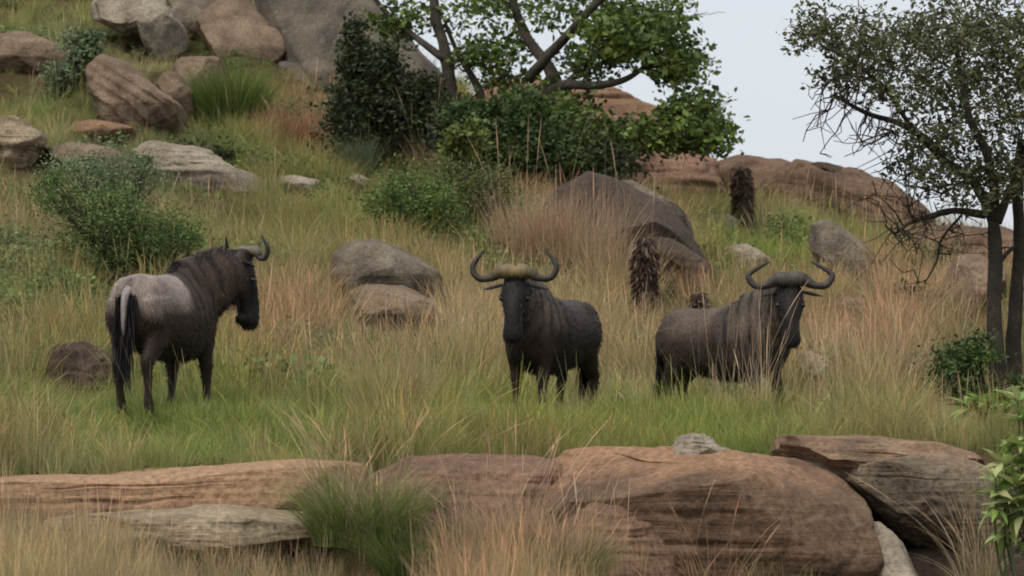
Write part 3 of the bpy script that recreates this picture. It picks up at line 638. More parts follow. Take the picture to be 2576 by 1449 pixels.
    fl = np.tile(np.array([-.5, 0, -1.0]), (len(sel), 1)) + Nn[sel] * .75 + rg.normal(size=(len(sel), 3)) * .25
    hb = MB(); hairs(hb, V[sel] - Nn[sel] * .003, fl, rg.uniform(.015, .034, len(sel)), .006, .2, np.clip(body[sel], .004, 1) * rg.uniform(.6, 1.3, (len(sel), 1)), rg, 2)
    link('coat_hair', hb.mesh('coat_hair', False), M_hair, root)
    # hooves
    for hx, hy in hooves:
        h = MB()
        for sg in (-1, 1):
            loft(h, [ellip_ring(np.array([hx + .012, hy + sg * .019, .0]), X, Yv, .050, .020, 12), ellip_ring(np.array([hx, hy + sg * .019, .035]), X, Yv, .040, .019, 12), ellip_ring(np.array([hx - .012, hy + sg * .017, .065]), X, Yv, .028, .015, 12)])
        link('hoof', h.mesh('hoof'), M_hoof, root)
    # horns: bossed at the poll, out and a little down, then up and in
    for sg in (-1, 1):
        w = span
        up = Zv * .85 + nrm * .15 - f * .25; up -= lat * up.dot(lat); up /= np.linalg.norm(up)
        o = poll + nrm * .085 - f * .03
        prof = [(.0, -.005, 0, .045), (.075, .008, .01, .060), (.15, -.014, .012, .047), (w * .58, -.055, .02, .031), (w * .83, -.062, .02, .027), (w * .98, -.015, .015, .025), (w * 1.02, .065 * rise, .0, .023), (w * (1.02 - .4 * tipin), .14 * rise, -.02, .017), (w * (1.02 - .85 * tipin), .205 * rise, -.04, .011), (w * (1.02 - 1.15 * tipin), .245 * rise, -.05, .004)]
        pr = resample(prof, 40); c = o + np.outer(pr[:, 0] * sg, lat) + np.outer(pr[:, 1], up) + np.outer(pr[:, 2], nrm)
        tt = np.linspace(0, 1, 40); r = pr[:, 3] * (1 + .05 * np.sin(tt * 95) * np.clip(1 - tt * 1.6, 0, 1))
        hm = MB(); k = np.clip(1 - tt * 3.2, 0, 1)[:, None]
        cols = np.array(horn_c)[None] * (1 - k) * (1 - .55 * np.clip((tt - .5) * 2, 0, 1))[:, None] + np.array(boss_c)[None] * k
        cols = cols * (1 + .25 * vnoise(np.c_[tt * 40, 0 * tt, 0 * tt], seed))[:, None]
        r = r * (1 + .16 * k[:, 0] * vnoise(np.c_[tt * 60, 0 * tt, 0 * tt + sg], seed + 5)); tube(hm, c, np.clip(r * hornr, .004, 1), 14, None, .10, seed); hm.A = [np.concatenate([np.repeat(cols, 14, axis=0), cols[:1], cols[-1:]])]
        link('horn', hm.mesh('horn'), M_horn, root)
        # ear: a drooping leaf shape under the horn
        e0 = poll + f * .04 + lat * sg * .085 - nrm * .02; ed = lat * sg * .96 - Zv * .16 - nrm * .15; ed /= np.linalg.norm(ed)
        ep = [(0, .018), (.05, .038), (.10, .048), (.16, .040), (.21, .018), (.23, .003)]
        em = MB(); rings = []
        for a, rr in ep: rings.append(ellip_ring(e0 + ed * a, f * .6 + Zv * .0 + nrm * .5, np.cross(ed, f), rr, rr * .32, 12))
        loft(em, rings, (.022, .018, .017)); link('ear', em.mesh('ear'), M_coat, root)
        ey = MB(); blob(ey, poll + f * .20 + nrm * .025 + lat * sg * .117, (.024, .024, .024), 6); link('eye', ey.mesh('eye'), M_eye, root)
        nz = MB(); blob(nz, poll + f * .585 + nrm * .03 + lat * sg * .045, (.016, .016, .012), 5); link('nostril', nz.mesh('nostril'), M_eye, root)
    black = np.array([.012, .010, .010])
    # mane: from the poll back over the withers
    n = 1500; t = rg.uniform(0, 1, n) ** .9
    line = resample([tuple(poll + nrm * .0 - f * .05), tuple(B + nd * neck_len * .65 + Zv * .225), tuple(B + nd * .12 + Zv * .275), (.30, 0, 1.275), (.08, 0, 1.20)], 60)
    i = (t * 59).astype(int); tg = np.gradient(line, axis=0)[i]; tg /= np.linalg.norm(tg, axis=1)[:, None]
    sidev = np.cross(tg, Zv); sidev /= np.linalg.norm(sidev, axis=1)[:, None]
    sgn = rg.choice([-1, 1], n)
    r0 = line[i] + rg.normal(size=(n, 3)) * .010 - Zv * .02
    dr = Zv[None] * rg.uniform(.5, 1.1, (n, 1)) + sidev * (sgn * rg.uniform(.1, .9, n))[:, None] + tg * .5
    mm = MB(); hairs(mm, r0, dr, rg.uniform(.07, .15, n) * (1 - .45 * t), .014, 1.0, black[None] * rg.uniform(.6, 1.7, (n, 1)), rg)
    link('mane', mm.mesh('mane', False), M_hair, root)
    # forelock tuft down the bridge of the nose
    n = 260; tq = rg.uniform(0, .42, n); r0 = poll + np.outer(tq, f) + np.outer(rg.normal(size=n) * .028, lat) + nrm * .085
    mm = MB(); hairs(mm, r0, np.tile(f + nrm * .25, (n, 1)) + rg.normal(size=(n, 3)) * .2, rg.uniform(.04, .08, n), .010, .1, black[None] * rg.uniform(.6, 1.5, (n, 1)), rg)
    link('forelock', mm.mesh('forelock', False), M_hair, root, kind='stuff')
    # beard: fringe hanging from throat to chest
    n = 900; line = resample([tuple(poll + f * .30 - nrm * .10), tuple(poll + f * .16 - nrm * .16), tuple(B + nd * neck_len * .8 - Zv * .20), tuple(B + nd * neck_len * .45 - Zv * .26), tuple(B + nd * .1 + X * .12 - Zv * .26), (.60, 0, .70)], 50)
    i = (rg.uniform(0, 1, n) * 49).astype(int)
    mm = MB(); hairs(mm, line[i] + rg.normal(size=(n, 3)) * .014 + Zv * .03, np.tile(-Zv, (n, 1)) + rg.normal(size=(n, 3)) * .15, rg.uniform(.10, .22, n), .011, .0, np.array([.020, .017, .016])[None] * rg.uniform(.5, 2.2, (n, 1)), rg)
    link('beard', mm.mesh('beard', False), M_hair, root)
    # tail: greyish root, long black tassel
    tl = [(-.66, tail_side * .2, 1.035), (-.725, tail_side * .5, .99), (-.75, tail_side * .8, .88), (-.755, tail_side, .72), (-.75, tail_side, .60)]
    tm = MB(); tube(tm, smooth_line(tl, 6), np.interp(np.linspace(0, 1, 25), [0, .2, 1], [.045, .036, .016]), 10)
    tv = tm.V[0]; k = np.clip((tv[:, 2] - .62) / .2, 0, 1)[:, None]
    tm.A = [np.array([.012, .010, .010])[None] * (1 - k) + np.array(rump)[None] * 1.15 * k]
    tail = link('tail', tm.mesh('tail'), M_coat, root)
    n = 900; tt = rg.uniform(0, 1, n); tp = np.array(smooth_line(tl, 12)); i = ((.25 + .75 * tt) * (len(tp) - 1)).astype(int)
    mm = MB(); r0 = tp[i] + rg.normal(size=(n, 3)) * np.array([.008, .026, .008])
    r0[:, 1] += np.where(tt < .5, np.sign(r0[:, 1] - tail_side) * .022, 0)
    hairs(mm, r0, np.tile(-Zv, (n, 1)) + rg.normal(size=(n, 3)) * np.array([.07, .09, .05]), rg.uniform(.22, .50, n) * (.55 + .45 * tt), .012, 0, black[None] * rg.uniform(.5, 1.8, (n, 1)), rg, 4)
    link('tassel', mm.mesh('tassel', False), M_hair, tail)
    return root

wildebeest('grey rumped wildebeest seen from behind, head turned to the right', 418, 28.9, 21, 64, 52, neck_el=32, head_pitch=80, seed=1, legs=dict(fl=-.04, fr=.04, hl=.05, hr=-.03), body_c=(.040, .027, .022), rump=(.25, .218, .215), hornr=.82, span=.30, rise=.6, neckcol=(.02, .016, .015), horn_c=(.06, .05, .045), scale=1.02, tipin=.12)
wildebeest('wildebeest staring straight at the camera with tawny boss between its horns', 1385, 32.0, 207, 198, 187, neck_el=29, head_pitch=70, seed=2, legs=dict(fl=.05, fr=-.02, hl=-.04, hr=.12), rump=(.045, .034, .030), body_c=(.026, .018, .0155), horn_c=(.045, .036, .026), boss_c=(.26, .19, .09), span=.375, hornr=1.15, rise=.95)
wildebeest('side-on wildebeest behind tall pale stalks, its head turned to face the camera', 1826, 32.4, 127, 146, 184, neck_el=33, head_pitch=70, seed=3, legs=dict(fl=.10, fr=0, hl=0, hr=.05), rump=(.080, .064, .054), body_c=(.044, .033, .028), horn_c=(.05, .042, .038), boss_c=(.085, .072, .06), span=.385, hornr=1.22, neckcol=(.05, .043, .038), dz=-.04, scale=.98, rise=.8, tipin=.45)
#PART3
# ------------------------------------------------------------------ grass
def tuft_mesh(name, n, h, spread, lean, width, rg, seed_heads=0., segs=4):
    """one tuft of separate blades; 'shade' carries the straw-to-green change along a blade"""
    t = np.linspace(0, 1, segs + 1); H = h * rg.uniform(.3, 1.1, n) ** .8; az = rg.uniform(0, 2 * np.pi, n)
    r = spread * np.sqrt(rg.uniform(0, 1, n)); root = np.stack([r * np.cos(az), r * np.sin(az), 0 * r], -1)
    az2 = az + rg.normal(size=n) * .9; L = lean * rg.uniform(.1, 1.2, n)
    d = np.stack([np.cos(az2), np.sin(az2)], -1)
    bend = t[None] ** 2 * L[:, None] * H[:, None]; x = t[None] * .12 * H[:, None] * rg.normal(size=(n, 1))
    C = np.zeros((n, segs + 1, 3)); C[..., :2] = root[:, None, :2] + d[:, None] * (bend + x)[..., None]
    C[..., 2] = H[:, None] * (t[None] - .28 * L[:, None] * t[None] ** 2.5) - .04
    ph = rg.uniform(0, np.pi, n); side = np.stack([np.cos(ph), np.sin(ph), 0 * ph], -1)
    w = width * (1 - t ** 2 * .9)
    W = np.broadcast_to(w[None], (n, segs + 1)).copy()
    sh = rg.random(n) < seed_heads
    W[sh] = width * .45; W[sh, -2:] = width * np.array([1.7, .5])
    A = C - side[:, None] * W[..., None] * .5; B = C + side[:, None] * W[..., None] * .5
    V = np.stack([A, B], 2).reshape(-1, 3); k = 2 * (segs + 1)
    q = np.array([[2 * i, 2 * i + 1, 2 * i + 3, 2 * i + 2] for i in range(segs)])
    Q = ((np.arange(n) * k)[:, None, None] + q[None]).reshape(-1, 4)
    v = rg.uniform(.65, 1.3, (n, 1, 1)); straw = np.where(rg.random((n, 1, 1)) < .25, 1, 0)
    g = t[None, :, None]
    colr = v * (np.array([.92, .98, .85]) * (1 - g) + np.array([1.12, 1.03, 1.0]) * g) * (1 + straw * np.array([.45, .22, .25]))
    colr = np.broadcast_to(colr, (n, segs + 1, 3)).copy()
    colr[sh, -2:] *= np.array([1.15, .95, .9])
    colr = np.repeat(colr, 2, axis=1).reshape(-1, 3)
    return np_mesh(name, V, Q, {'shade': colr}, True)
rg3 = np.random.default_rng(33)
SRC = {}
def make_sources(kind, count, **kw):
    c = bpy.data.collections.new('source_' + kind)
    for i in range(count):
        me = tuft_mesh('%s_%02d' % (kind, i), rg=rg3, **kw); me.materials.append(M_grass)
        o = bpy.data.objects.new('%s_%02d' % (kind, i), me); c.objects.link(o)
    SRC[kind] = (c, count)
make_sources('lush', 5, n=70, h=.34, spread=.13, lean=.75, width=.007)
make_sources('mid', 5, n=55, h=.52, spread=.13, lean=.55, width=.0055, seed_heads=.1)
make_sources('tall', 5, n=60, h=.80, spread=.15, lean=.42, width=.0042, seed_heads=.45)
make_sources('stalk', 5, n=7, h=1.05, spread=.10, lean=.2, width=.0045, seed_heads=.8, segs=5)

def herb_mesh(name, rg):
    n = 90; az = rg.uniform(0, 6.283, n); r = .22 * np.sqrt(rg.random(n)); h = rg.uniform(.05, .42, n) * (1 - r)
    p = np.stack([r * np.cos(az), r * np.sin(az), h], -1); d = rg.normal(size=(n, 3)); d[:, 2] = np.abs(d[:, 2]) * .5 + .3; d /= np.linalg.norm(d, axis=1)[:, None]
    sd = np.cross(d, rg.normal(size=(n, 3))); sd /= np.linalg.norm(sd, axis=1)[:, None]; L = rg.uniform(.04, .08, n)[:, None]
    V = np.stack([p, p + d * L * .5 + sd * L * .3, p + d * L, p + d * L * .5 - sd * L * .3], 1).reshape(-1, 3)
    c = np.repeat(rg.uniform(.55, 1.4, (n, 1)) * np.array([[1, 1.02, .95]]), 4, axis=0)
    me = np_mesh(name, V, np.arange(4 * n).reshape(-1, 4), {'shade': c}, False); me.materials.append(M_grass); return me
_c = bpy.data.collections.new('source_herb')
for _i in range(5): _c.objects.link(bpy.data.objects.new('herb_%02d' % _i, herb_mesh('herb_%02d' % _i, rg3)))
SRC['herb'] = (_c, 5)
def scatter(name, label, kind, pos, yaw, scl, tint, idx=None):
    n = len(pos); me = bpy.data.meshes.new(name)
    me.vertices.add(n); me.vertices.foreach_set('co', np.asarray(pos, np.float32).ravel())
    def put(k, typ, arr, f): at = me.attributes.new(k, typ, 'POINT'); at.data.foreach_set(f, np.asarray(arr, np.float32).ravel())
    put('rotv', 'FLOAT_VECTOR', np.c_[rg3.normal(size=(n, 2)) * .07, yaw], 'vector')
    put('sclv', 'FLOAT_VECTOR', scl, 'vector'); put('tint', 'FLOAT_COLOR', np.c_[tint, np.ones(n)], 'color')
    at = me.attributes.new('pick', 'INT', 'POINT'); at.data.foreach_set('value', rg3.integers(0, SRC[kind][1], n).astype(np.int32))
    o = link(name, me, None, label=label, cat='grass', kind='stuff')
    ng = bpy.data.node_groups.new('scatter_' + name, 'GeometryNodeTree')
    ng.interface.new_socket('Geometry', in_out='INPUT', socket_type='NodeSocketGeometry'); ng.interface.new_socket('Geometry', in_out='OUTPUT', socket_type='NodeSocketGeometry')
    gi = ng.nodes.new('NodeGroupInput'); go = ng.nodes.new('NodeGroupOutput')
    ci = ng.nodes.new('GeometryNodeCollectionInfo'); ci.inputs['Collection'].default_value = SRC[kind][0]; ci.inputs['Separate Children'].default_value = True; ci.inputs['Reset Children'].default_value = True
    ip = ng.nodes.new('GeometryNodeInstanceOnPoints'); ip.inputs['Pick Instance'].default_value = True
    def na(nm, t): a = ng.nodes.new('GeometryNodeInputNamedAttribute'); a.data_type = t; a.inputs[0].default_value = nm; return a.outputs[0]
    l = ng.links.new
    l(gi.outputs[0], ip.inputs['Points']); l(ci.outputs[0], ip.inputs['Instance']); l(na('pick', 'INT'), ip.inputs['Instance Index'])
    l(na('rotv', 'FLOAT_VECTOR'), ip.inputs['Rotation']); l(na('sclv', 'FLOAT_VECTOR'), ip.inputs['Scale']); l(ip.outputs[0], go.inputs[0])
    md = o.modifiers.new('scatter', 'NODES'); md.node_group = ng
    return o

# what grows where : (px, py, rx, ry, weight, colour, lushness 0 short green .. 1 tall dry, density)
G_LUSH = (.20, .29, .06); G_MID = (.24, .275, .10); G_OLIVE = (.26, .26, .125); G_TAN = (.36, .335, .205); G_PINK = (.40, .315, .215); G_PALE = (.40, .375, .25); G_SAGE = (.23, .28, .16); G_RUST = (.36, .235, .15); G_DEEP = (.12, .185, .055)
ZONES = [
    (450, 1110, 560, 80, 4.0, G_LUSH, .05), (900, 1090, 260, 70, 1.3, G_MID, .3), (1250, 1120, 330, 60, 2.2, G_LUSH, .15), (1650, 1110, 330, 60, 2.2, G_LUSH, .15), (2100, 1085, 400, 50, 1.6, G_MID, .35),
    (60, 1080, 150, 120, 1.2, G_OLIVE, .45), (600, 1000, 180, 45, 1.5, G_MID, .3), (100, 760, 220, 120, 1.2, G_MID, .4), (120, 900, 200, 80, 1.2, G_OLIVE, .6), (1010, 960, 180, 100, 1.0, G_TAN, .7),
    (820, 830, 200, 140, 2.2, G_TAN, .7), (700, 900, 130, 120, 1.6, G_RUST, .7), (1080, 870, 200, 120, 1.8, G_TAN, .8), (1600, 880, 220, 160, 1.9, G_TAN, .8), (1550, 640, 200, 110, 2.2, G_PINK, .85), (1250, 850, 150, 120, 1.4, G_TAN, .7),
    (2260, 900, 260, 170, 2.8, G_PINK, .85), (2200, 1000, 250, 60, 1.3, G_TAN, .8), (2000, 960, 200, 80, 1.2, G_TAN, .8), (800, 700, 130, 90, 1.2, G_OLIVE, .6), (780, 560, 170, 100, 2.2, G_MID, .55), (1000, 540, 220, 90, 1.3, G_MID, .5),
    (700, 530, 100, 70, 1.4, G_OLIVE, .7), (560, 270, 100, 120, 3.0, G_DEEP, .5), (330, 240, 60, 80, 1.5, G_OLIVE, .5), (370, 190, 60, 90, 2.2, G_TAN, .45), (740, 330, 90, 70, 2.6, G_RUST, .6), (100, 50, 180, 60, 2.5, G_MID, .3), (80, 220, 180, 50, 1.5, G_MID, .35), (420, 330, 130, 40, 1.8, G_MID, .35), (650, 400, 120, 60, 1.8, G_MID, .5), (850, 480, 150, 60, 1.5, G_MID, .45), (700, 620, 160, 80, 1.2, G_MID, .5), (170, 120, 90, 70, 1.4, G_SAGE, .4),
    (60, 230, 160, 60, 2.0, G_MID, .35), (150, 280, 160, 40, 1.4, G_DEEP, .3), (300, 430, 200, 70, 1.6, G_SAGE, .4), (250, 350, 90, 40, 1.3, G_OLIVE, .4), (90, 480, 130, 60, 1.2, G_OLIVE, .5), (600, 480, 150, 50, 1.4, G_MID, .3), (230, 640, 200, 80, 1.3, G_TAN, .7), (60, 650, 100, 80, 1.2, G_TAN, .7),
    (620, 720, 140, 110, 1.1, G_OLIVE, .6), (1030, 430, 170, 80, 1.0, G_OLIVE, .6), (1100, 430, 80, 90, 1.8, G_TAN, .8), (1950, 650, 190, 80, 2.6, G_LUSH, .35), (1800, 650, 100, 120, 1.2, G_MID, .4), (1960, 560, 80, 50, 2.2, G_TAN, .7), (1750, 760, 160, 70, 1.3, G_OLIVE, .6),
    (2330, 700, 200, 90, 1.3, G_OLIVE, .5), (2120, 820, 120, 50, 1.2, G_OLIVE, .6), (2450, 860, 140, 70, 1.6, G_OLIVE, .5), (2450, 960, 160, 90, 1.8, G_DEEP, .35), (1650, 540, 120, 60, 1.1, G_OLIVE, .4), (1250, 620, 160, 80, 1.5, G_MID, .5), (1380, 560, 90, 70, 1.2, G_PINK, .85),
    (1000, 600, 160, 60, 1.2, G_MID, .45), (1300, 700, 150, 60, 1.2, G_MID, .5), (700, 760, 120, 60, 1.0, G_MID, .5), (1750, 620, 120, 60, 1.4, G_MID, .35),
    (300, 1400, 700, 260, 2.2, G_PALE, .85), (120, 1420, 110, 120, 1.8, G_MID, .5), (1200, 1480, 300, 220, 2.0, G_PINK, .85),
]
def style(px, py, rg):
    n = len(px); W = np.full(n, .45); Cc = np.outer(W, (.25, .275, .105)); L = W * .5
    for (cx, cy, rx, ry, w, c, lu) in ZONES:
        k = w * np.exp(-(((px - cx) / rx) ** 2 + ((py - cy) / ry) ** 2) * 1.3); W += k; Cc += np.outer(k, c); L += k * lu
    return Cc / W[:, None], L / W
def grow():
    rg = np.random.default_rng(5)
    out = {'lush': [], 'mid': [], 'tall': [], 'stalk': []}
    # bands of distance with their own density
    P_ = []
    for y0, y1, dens in ((25.15, 30, 66), (30, 36, 46), (36, 46, 30), (46, 60, 20), (60, 84, 10)):
        hw = 1500 / F * y1 + .6; n = int((y1 - y0) * 2 * hw * dens)
        P_.append(np.c_[rg.uniform(-hw, hw, n), rg.uniform(y0, y1, n)])
    # the strip before the ledges
    n = 5200; P_.append(np.c_[rg.uniform(-4.4, 4.2, n), rg.uniform(19.3, 23.4, n)])
    xy = np.concatenate(P_); z = gz(xy[:, 0], xy[:, 1]); px, py = proj(xy[:, 0], xy[:, 1], z)
    ok = np.ones(len(xy), bool)
    ok &= ~((px > 1720) & (xy[:, 1] > 69))
    for fx, fy, rx, ry in FOOT: ok &= ((xy[:, 0] - fx) / (rx * .78)) ** 2 + ((xy[:, 1] - fy) / (ry * .7)) ** 2 > 1
    front = xy[:, 1] < 24
    # foreground is thick on the left, thin before the great block
    keep = np.where(front, np.interp(px, [0, 700, 850, 1000, 1150, 1480, 1560, 2000, 2250, 2576], [.6, .32, .16, .04, .26, .26, .05, .02, .006, .012]), 1)
    clump = .5 + .5 * vnoise(np.c_[xy * .9, 0 * px], 77)
    ok &= rg.random(len(xy)) < keep * np.where(front, 1, .55 + .6 * clump)
    # trodden ground right round the animals' legs stays open
    xy, z, px, py, clump, front = xy[ok], z[ok], px[ok], py[ok], clump[ok], front[ok]
    n = len(xy); C, Lh = style(px + rg.normal(size=n) * 22, py + rg.normal(size=n) * 14, rg)
    nz = fbm(np.c_[xy * .7, 0 * px], 21, 3); nf = fbm(np.c_[xy * 2.4, 0 * px], 22, 2)
    Lh = np.clip(Lh + .22 * nz + .1 * rg.normal(size=n), 0, 1)
    C = C * 1.15 * (1 + .25 * nf + .14 * rg.normal(size=n))[:, None]
    green = rg.random(n) < np.clip(.16 + .25 * nf, .02, .5); C[green] = C[green] * .5 + np.array(G_MID) * .5 * rg.uniform(.7, 1.1, (green.sum(), 1))
    C = np.clip(C, .01, .8)
    kind = np.where(Lh < .34, 0, np.where(Lh < .62, 1, 2)); kind[(rg.random(n) < .05 + .06 * Lh) & (py < 1120)] = 3
    kind[front & (rg.random(n) < .12)] = 3
    hp = vnoise(np.c_[xy * .55, 0 * px], 91) + .25 * rg.normal(size=n)
    kind[(hp > .42) & (Lh < .72) & (xy[:, 1] > 31)] = 4
    far = np.interp(xy[:, 1], [25, 34, 60, 85], [1, 1, 1.25, 1.5])
    s = rg.uniform(.7, 1.25, n) * (.85 + .3 * clump) * np.interp(xy[:, 1], [25, 60, 85], [1, .85, .8])
    wide = far * rg.uniform(.85, 1.2, n)
    # short turf keeps low where the photo shows the legs of the grey rumped animal
    low = (np.abs(px - 440) < 330) & (xy[:, 1] < 31) & ~front; s[low] *= .72
    low = (px > 1150) & (px < 2100) & (xy[:, 1] < 30.5) & ~front; s[low] *= .8
    low = (xy[:, 1] < 26.3) & ~front; s[low] *= .75
    for ox, oy, orx, ory, of in OPEN:
        d = (oy - ory * .3) - xy[:, 1]; m = (np.abs(xy[:, 0] - ox * (1 - d / oy)) < orx) & (d > -.4) & (d < (3.2 if oy > 30 else 1.2)) & ~front; s[m] = np.minimum(s[m], of * rg.uniform(.8, 1.2, m.sum())); kind[m & (kind == 3)] = 1
    m = (px > 2300) & (xy[:, 1] > 25.5) & (xy[:, 1] < 37.2); s[m] *= .5
    m = (px > 1180) & (px < 1560) & (xy[:, 1] > 29) & (xy[:, 1] < 32.6); s[m] *= .42
    m = (px > 1560) & (px < 2100) & (xy[:, 1] > 29) & (xy[:, 1] < 32.6); s[m] *= .52
    s[front] *= np.interp(px[front], [0, 300, 420, 860, 1000, 1150, 1500, 1600, 2576], [.85, .72, .5, .42, .5, .8, .75, .6, .8]); wide[front] *= .6
    yaw = rg.uniform(0, 6.28, n); pos = np.c_[xy, z]
    names = {0: ('lush', 'short_grass', 'short bright green grass covering the meadow where the animals stand'), 1: ('mid', 'meadow_grass', 'knee high olive green grass all over the hillside'),
             2: ('tall', 'tall_dry_grass', 'tall dry tan grass between the animals and up the hillside'), 3: ('stalk', 'seed_stalks', 'thin pale seed stalks rising above the rest of the grass'), 4: ('herb', 'leafy_ground_cover', 'low leafy green herbs growing in patches among the grass')}
    for k, (kd, nm, lb) in names.items():
        m = kind == k; sc_ = np.c_[wide[m] * s[m], wide[m] * s[m], s[m]]
        if k == 4: c = np.clip(C[m] * .45 + np.array([.11, .16, .06]) * .55, 0, .8); sc_ *= np.array([1.1, 1.1, 1.0]); scatter(nm, lb, kd, pos[m], yaw[m], sc_, c); continue
        c = C[m] if k != 3 else np.clip(C[m] * .4 + np.array([.46, .41, .31]) * .6, 0, .8)
        scatter(nm, lb, kd, pos[m], yaw[m], sc_, c)
    print('tufts', n)
_g = on_ground(1700, 48.6); OPEN.append((_g[0], _g[1], .55, 1.4, .3))
for _p, _y in ((1868, Yat(1868, 585)), (1622, 43.5), (1757, 41)): _g = on_ground(_p, _y); OPEN.append((_g[0], _g[1], .45, .3, .28))
grow()

# ------------------------------------------------------------------ tussocks : big clumps one can point at
def tussock(label, px, Y, n, h, spread, lean, col, dry, width=.007, seed=1, name='grass_tussock', dz=0, stalks=0, base=None, wind=0):
    rg = np.random.default_rng(seed)
    p = on_ground(px, Y) if base is None else np.array(base); p = p + np.array([0, 0, dz])
    me = []
    for (nn, hh, ll, ww, c, sh) in ((n, h, lean, width, col, 0), (int(n * .3), h * 1.1, lean * .8, width * .8, dry, 0), (stalks, h * 1.75, lean * .55, width * .8, dry, .8)):
        if not nn: continue
        m = tuft_mesh('t', nn, hh, spread, ll, ww, rg, sh, 7)
        V = verts_of(m); a = np.empty(len(V) * 4, np.float32); m.attributes['shade'].data.foreach_get('color', a); a = a.reshape(-1, 4)[:, :3] * np.array(c)
        V[:, 0] += wind * np.clip(V[:, 2], 0, None) ** 1.5
        f = np.empty(len(m.polygons) * 4, np.int32); m.polygons.foreach_get('vertices', f); me.append((V, f.reshape(-1, 4), a)); bpy.data.meshes.remove(m)
    mb = MB()
    for V, f, a in me: mb.add(V, f, None, np.clip(a, 0, .8))
    return link(name, mb.mesh(name), M_blade, loc=p, label=label, cat='grass tussock', group='big tussocks of grass')
tussock('big dark green tussock in the middle of the foreground spilling over the red ledge', 915, 23.2, 1250, .62, .34, 1.2, (.17, .225, .07), (.38, .34, .20), seed=1, dz=.36, stalks=110)
tussock('smaller deep green tussock low and right of the big one over bare rock', 1050, 22.8, 800, .55, .24, 1.2, (.12, .18, .055), (.22, .22, .09), seed=2, dz=.12)
tussock('green and tan tussock in the foreground before the maroon rock', 1400, 22.3, 1100, .50, .26, .75, (.15, .175, .07), (.42, .36, .25), seed=3, stalks=60, dz=.05)
tussock('pinkish tan tussock of arching stalks in the foreground between two green ones', 1265, 22.6, 900, .72, .26, .8, (.37, .28, .19), (.44, .37, .27), width=.005, seed=4, stalks=90, dz=.1)
tussock('arching green tussock on the meadow edge above the red ledge', 1120, 26.6, 800, .45, .20, 1.1, (.15, .19, .06), (.30, .28, .14), seed=5, stalks=25)
tussock('bright green tussock at the foot of the steep brown boulder', 578, Yat(578, 330), 1600, 1.25, .55, .5, (.115, .185, .045), (.20, .22, .08), width=.016, seed=6)
tussock('spiky grey green tuft growing beside the dark bush under the spreading tree', 905, Yat(905, 450), 380, .80, .22, .45, (.15, .20, .12), (.20, .24, .14), width=.014, seed=7)
tussock('rusty dry tussock right of the bright green one on the slope', 735, Yat(735, 390), 900, .95, .5, .6, (.34, .19, .12), (.38, .27, .17), width=.012, seed=8, stalks=20)
tussock('pale grass clump with long crossing stalks in front of the side-on wildebeest', 1850, 29.6, 60, .8, .25, .5, (.42, .36, .25), (.48, .41, .29), width=.006, seed=9, stalks=26)
tussock('sparse pale stalks crossing the shoulder of the side-on wildebeest', 1925, 30.2, 40, .85, .12, .35, (.40, .34, .24), (.48, .41, .30), width=.006, seed=10, stalks=16)
tussock('tan tuft hiding the hind feet of the wildebeest staring at the camera', 1455, 30.8, 190, .42, .16, .5, (.33, .26, .17), (.42, .34, .22), width=.006, seed=11)
tussock('long bent tan stalks leaning over the shadowed cleft at the lower right', 2460, 22.4, 90, .75, .14, .8, (.40, .33, .22), (.42, .33, .20), width=.007, seed=12, stalks=24, wind=-.25, dz=.1)
tussock('thin tan stalks leaning before the great brown block', 1800, 22.3, 50, .55, .22, .9, (.36, .24, .15), (.42, .30, .19), width=.006, seed=13, stalks=12)
tussock('tall brown dead tuft standing between the shaggy aloes', 1745, Yat(1745, 800), 300, .8, .2, .35, (.30, .19, .12), (.36, .26, .17), width=.010, seed=14)
tussock('tan tussock in the middle of the meadow with stalks taller than the rest', 990, 28.2, 700, .72, .32, .55, (.33, .29, .15), (.42, .34, .20), width=.006, seed=15, stalks=60)

tussock('tall pinkish dry tussock against the left foot of the dark rock dome', 1345, 46.2, 700, 1.25, .55, .35, (.40, .29, .20), (.42, .34, .24), width=.010, seed=21, stalks=10)
tussock('tall pinkish dry tussock against the middle of the dark rock dome', 1450, 46.0, 800, 1.35, .6, .35, (.41, .31, .20), (.42, .34, .24), width=.010, seed=22, stalks=12)
tussock('straw coloured tussock between the dark rock dome and the middle shaggy aloe', 1555, 45.2, 700, 1.1, .55, .4, (.38, .31, .19), (.42, .34, .24), width=.010, seed=23, stalks=12)
tussock('pale straw clump rising above the wide yellow green bush', 1090, Yat(1090, 480), 420, 1.1, .4, .4, (.36, .31, .19), (.42, .35, .24), width=.011, seed=24, stalks=20)

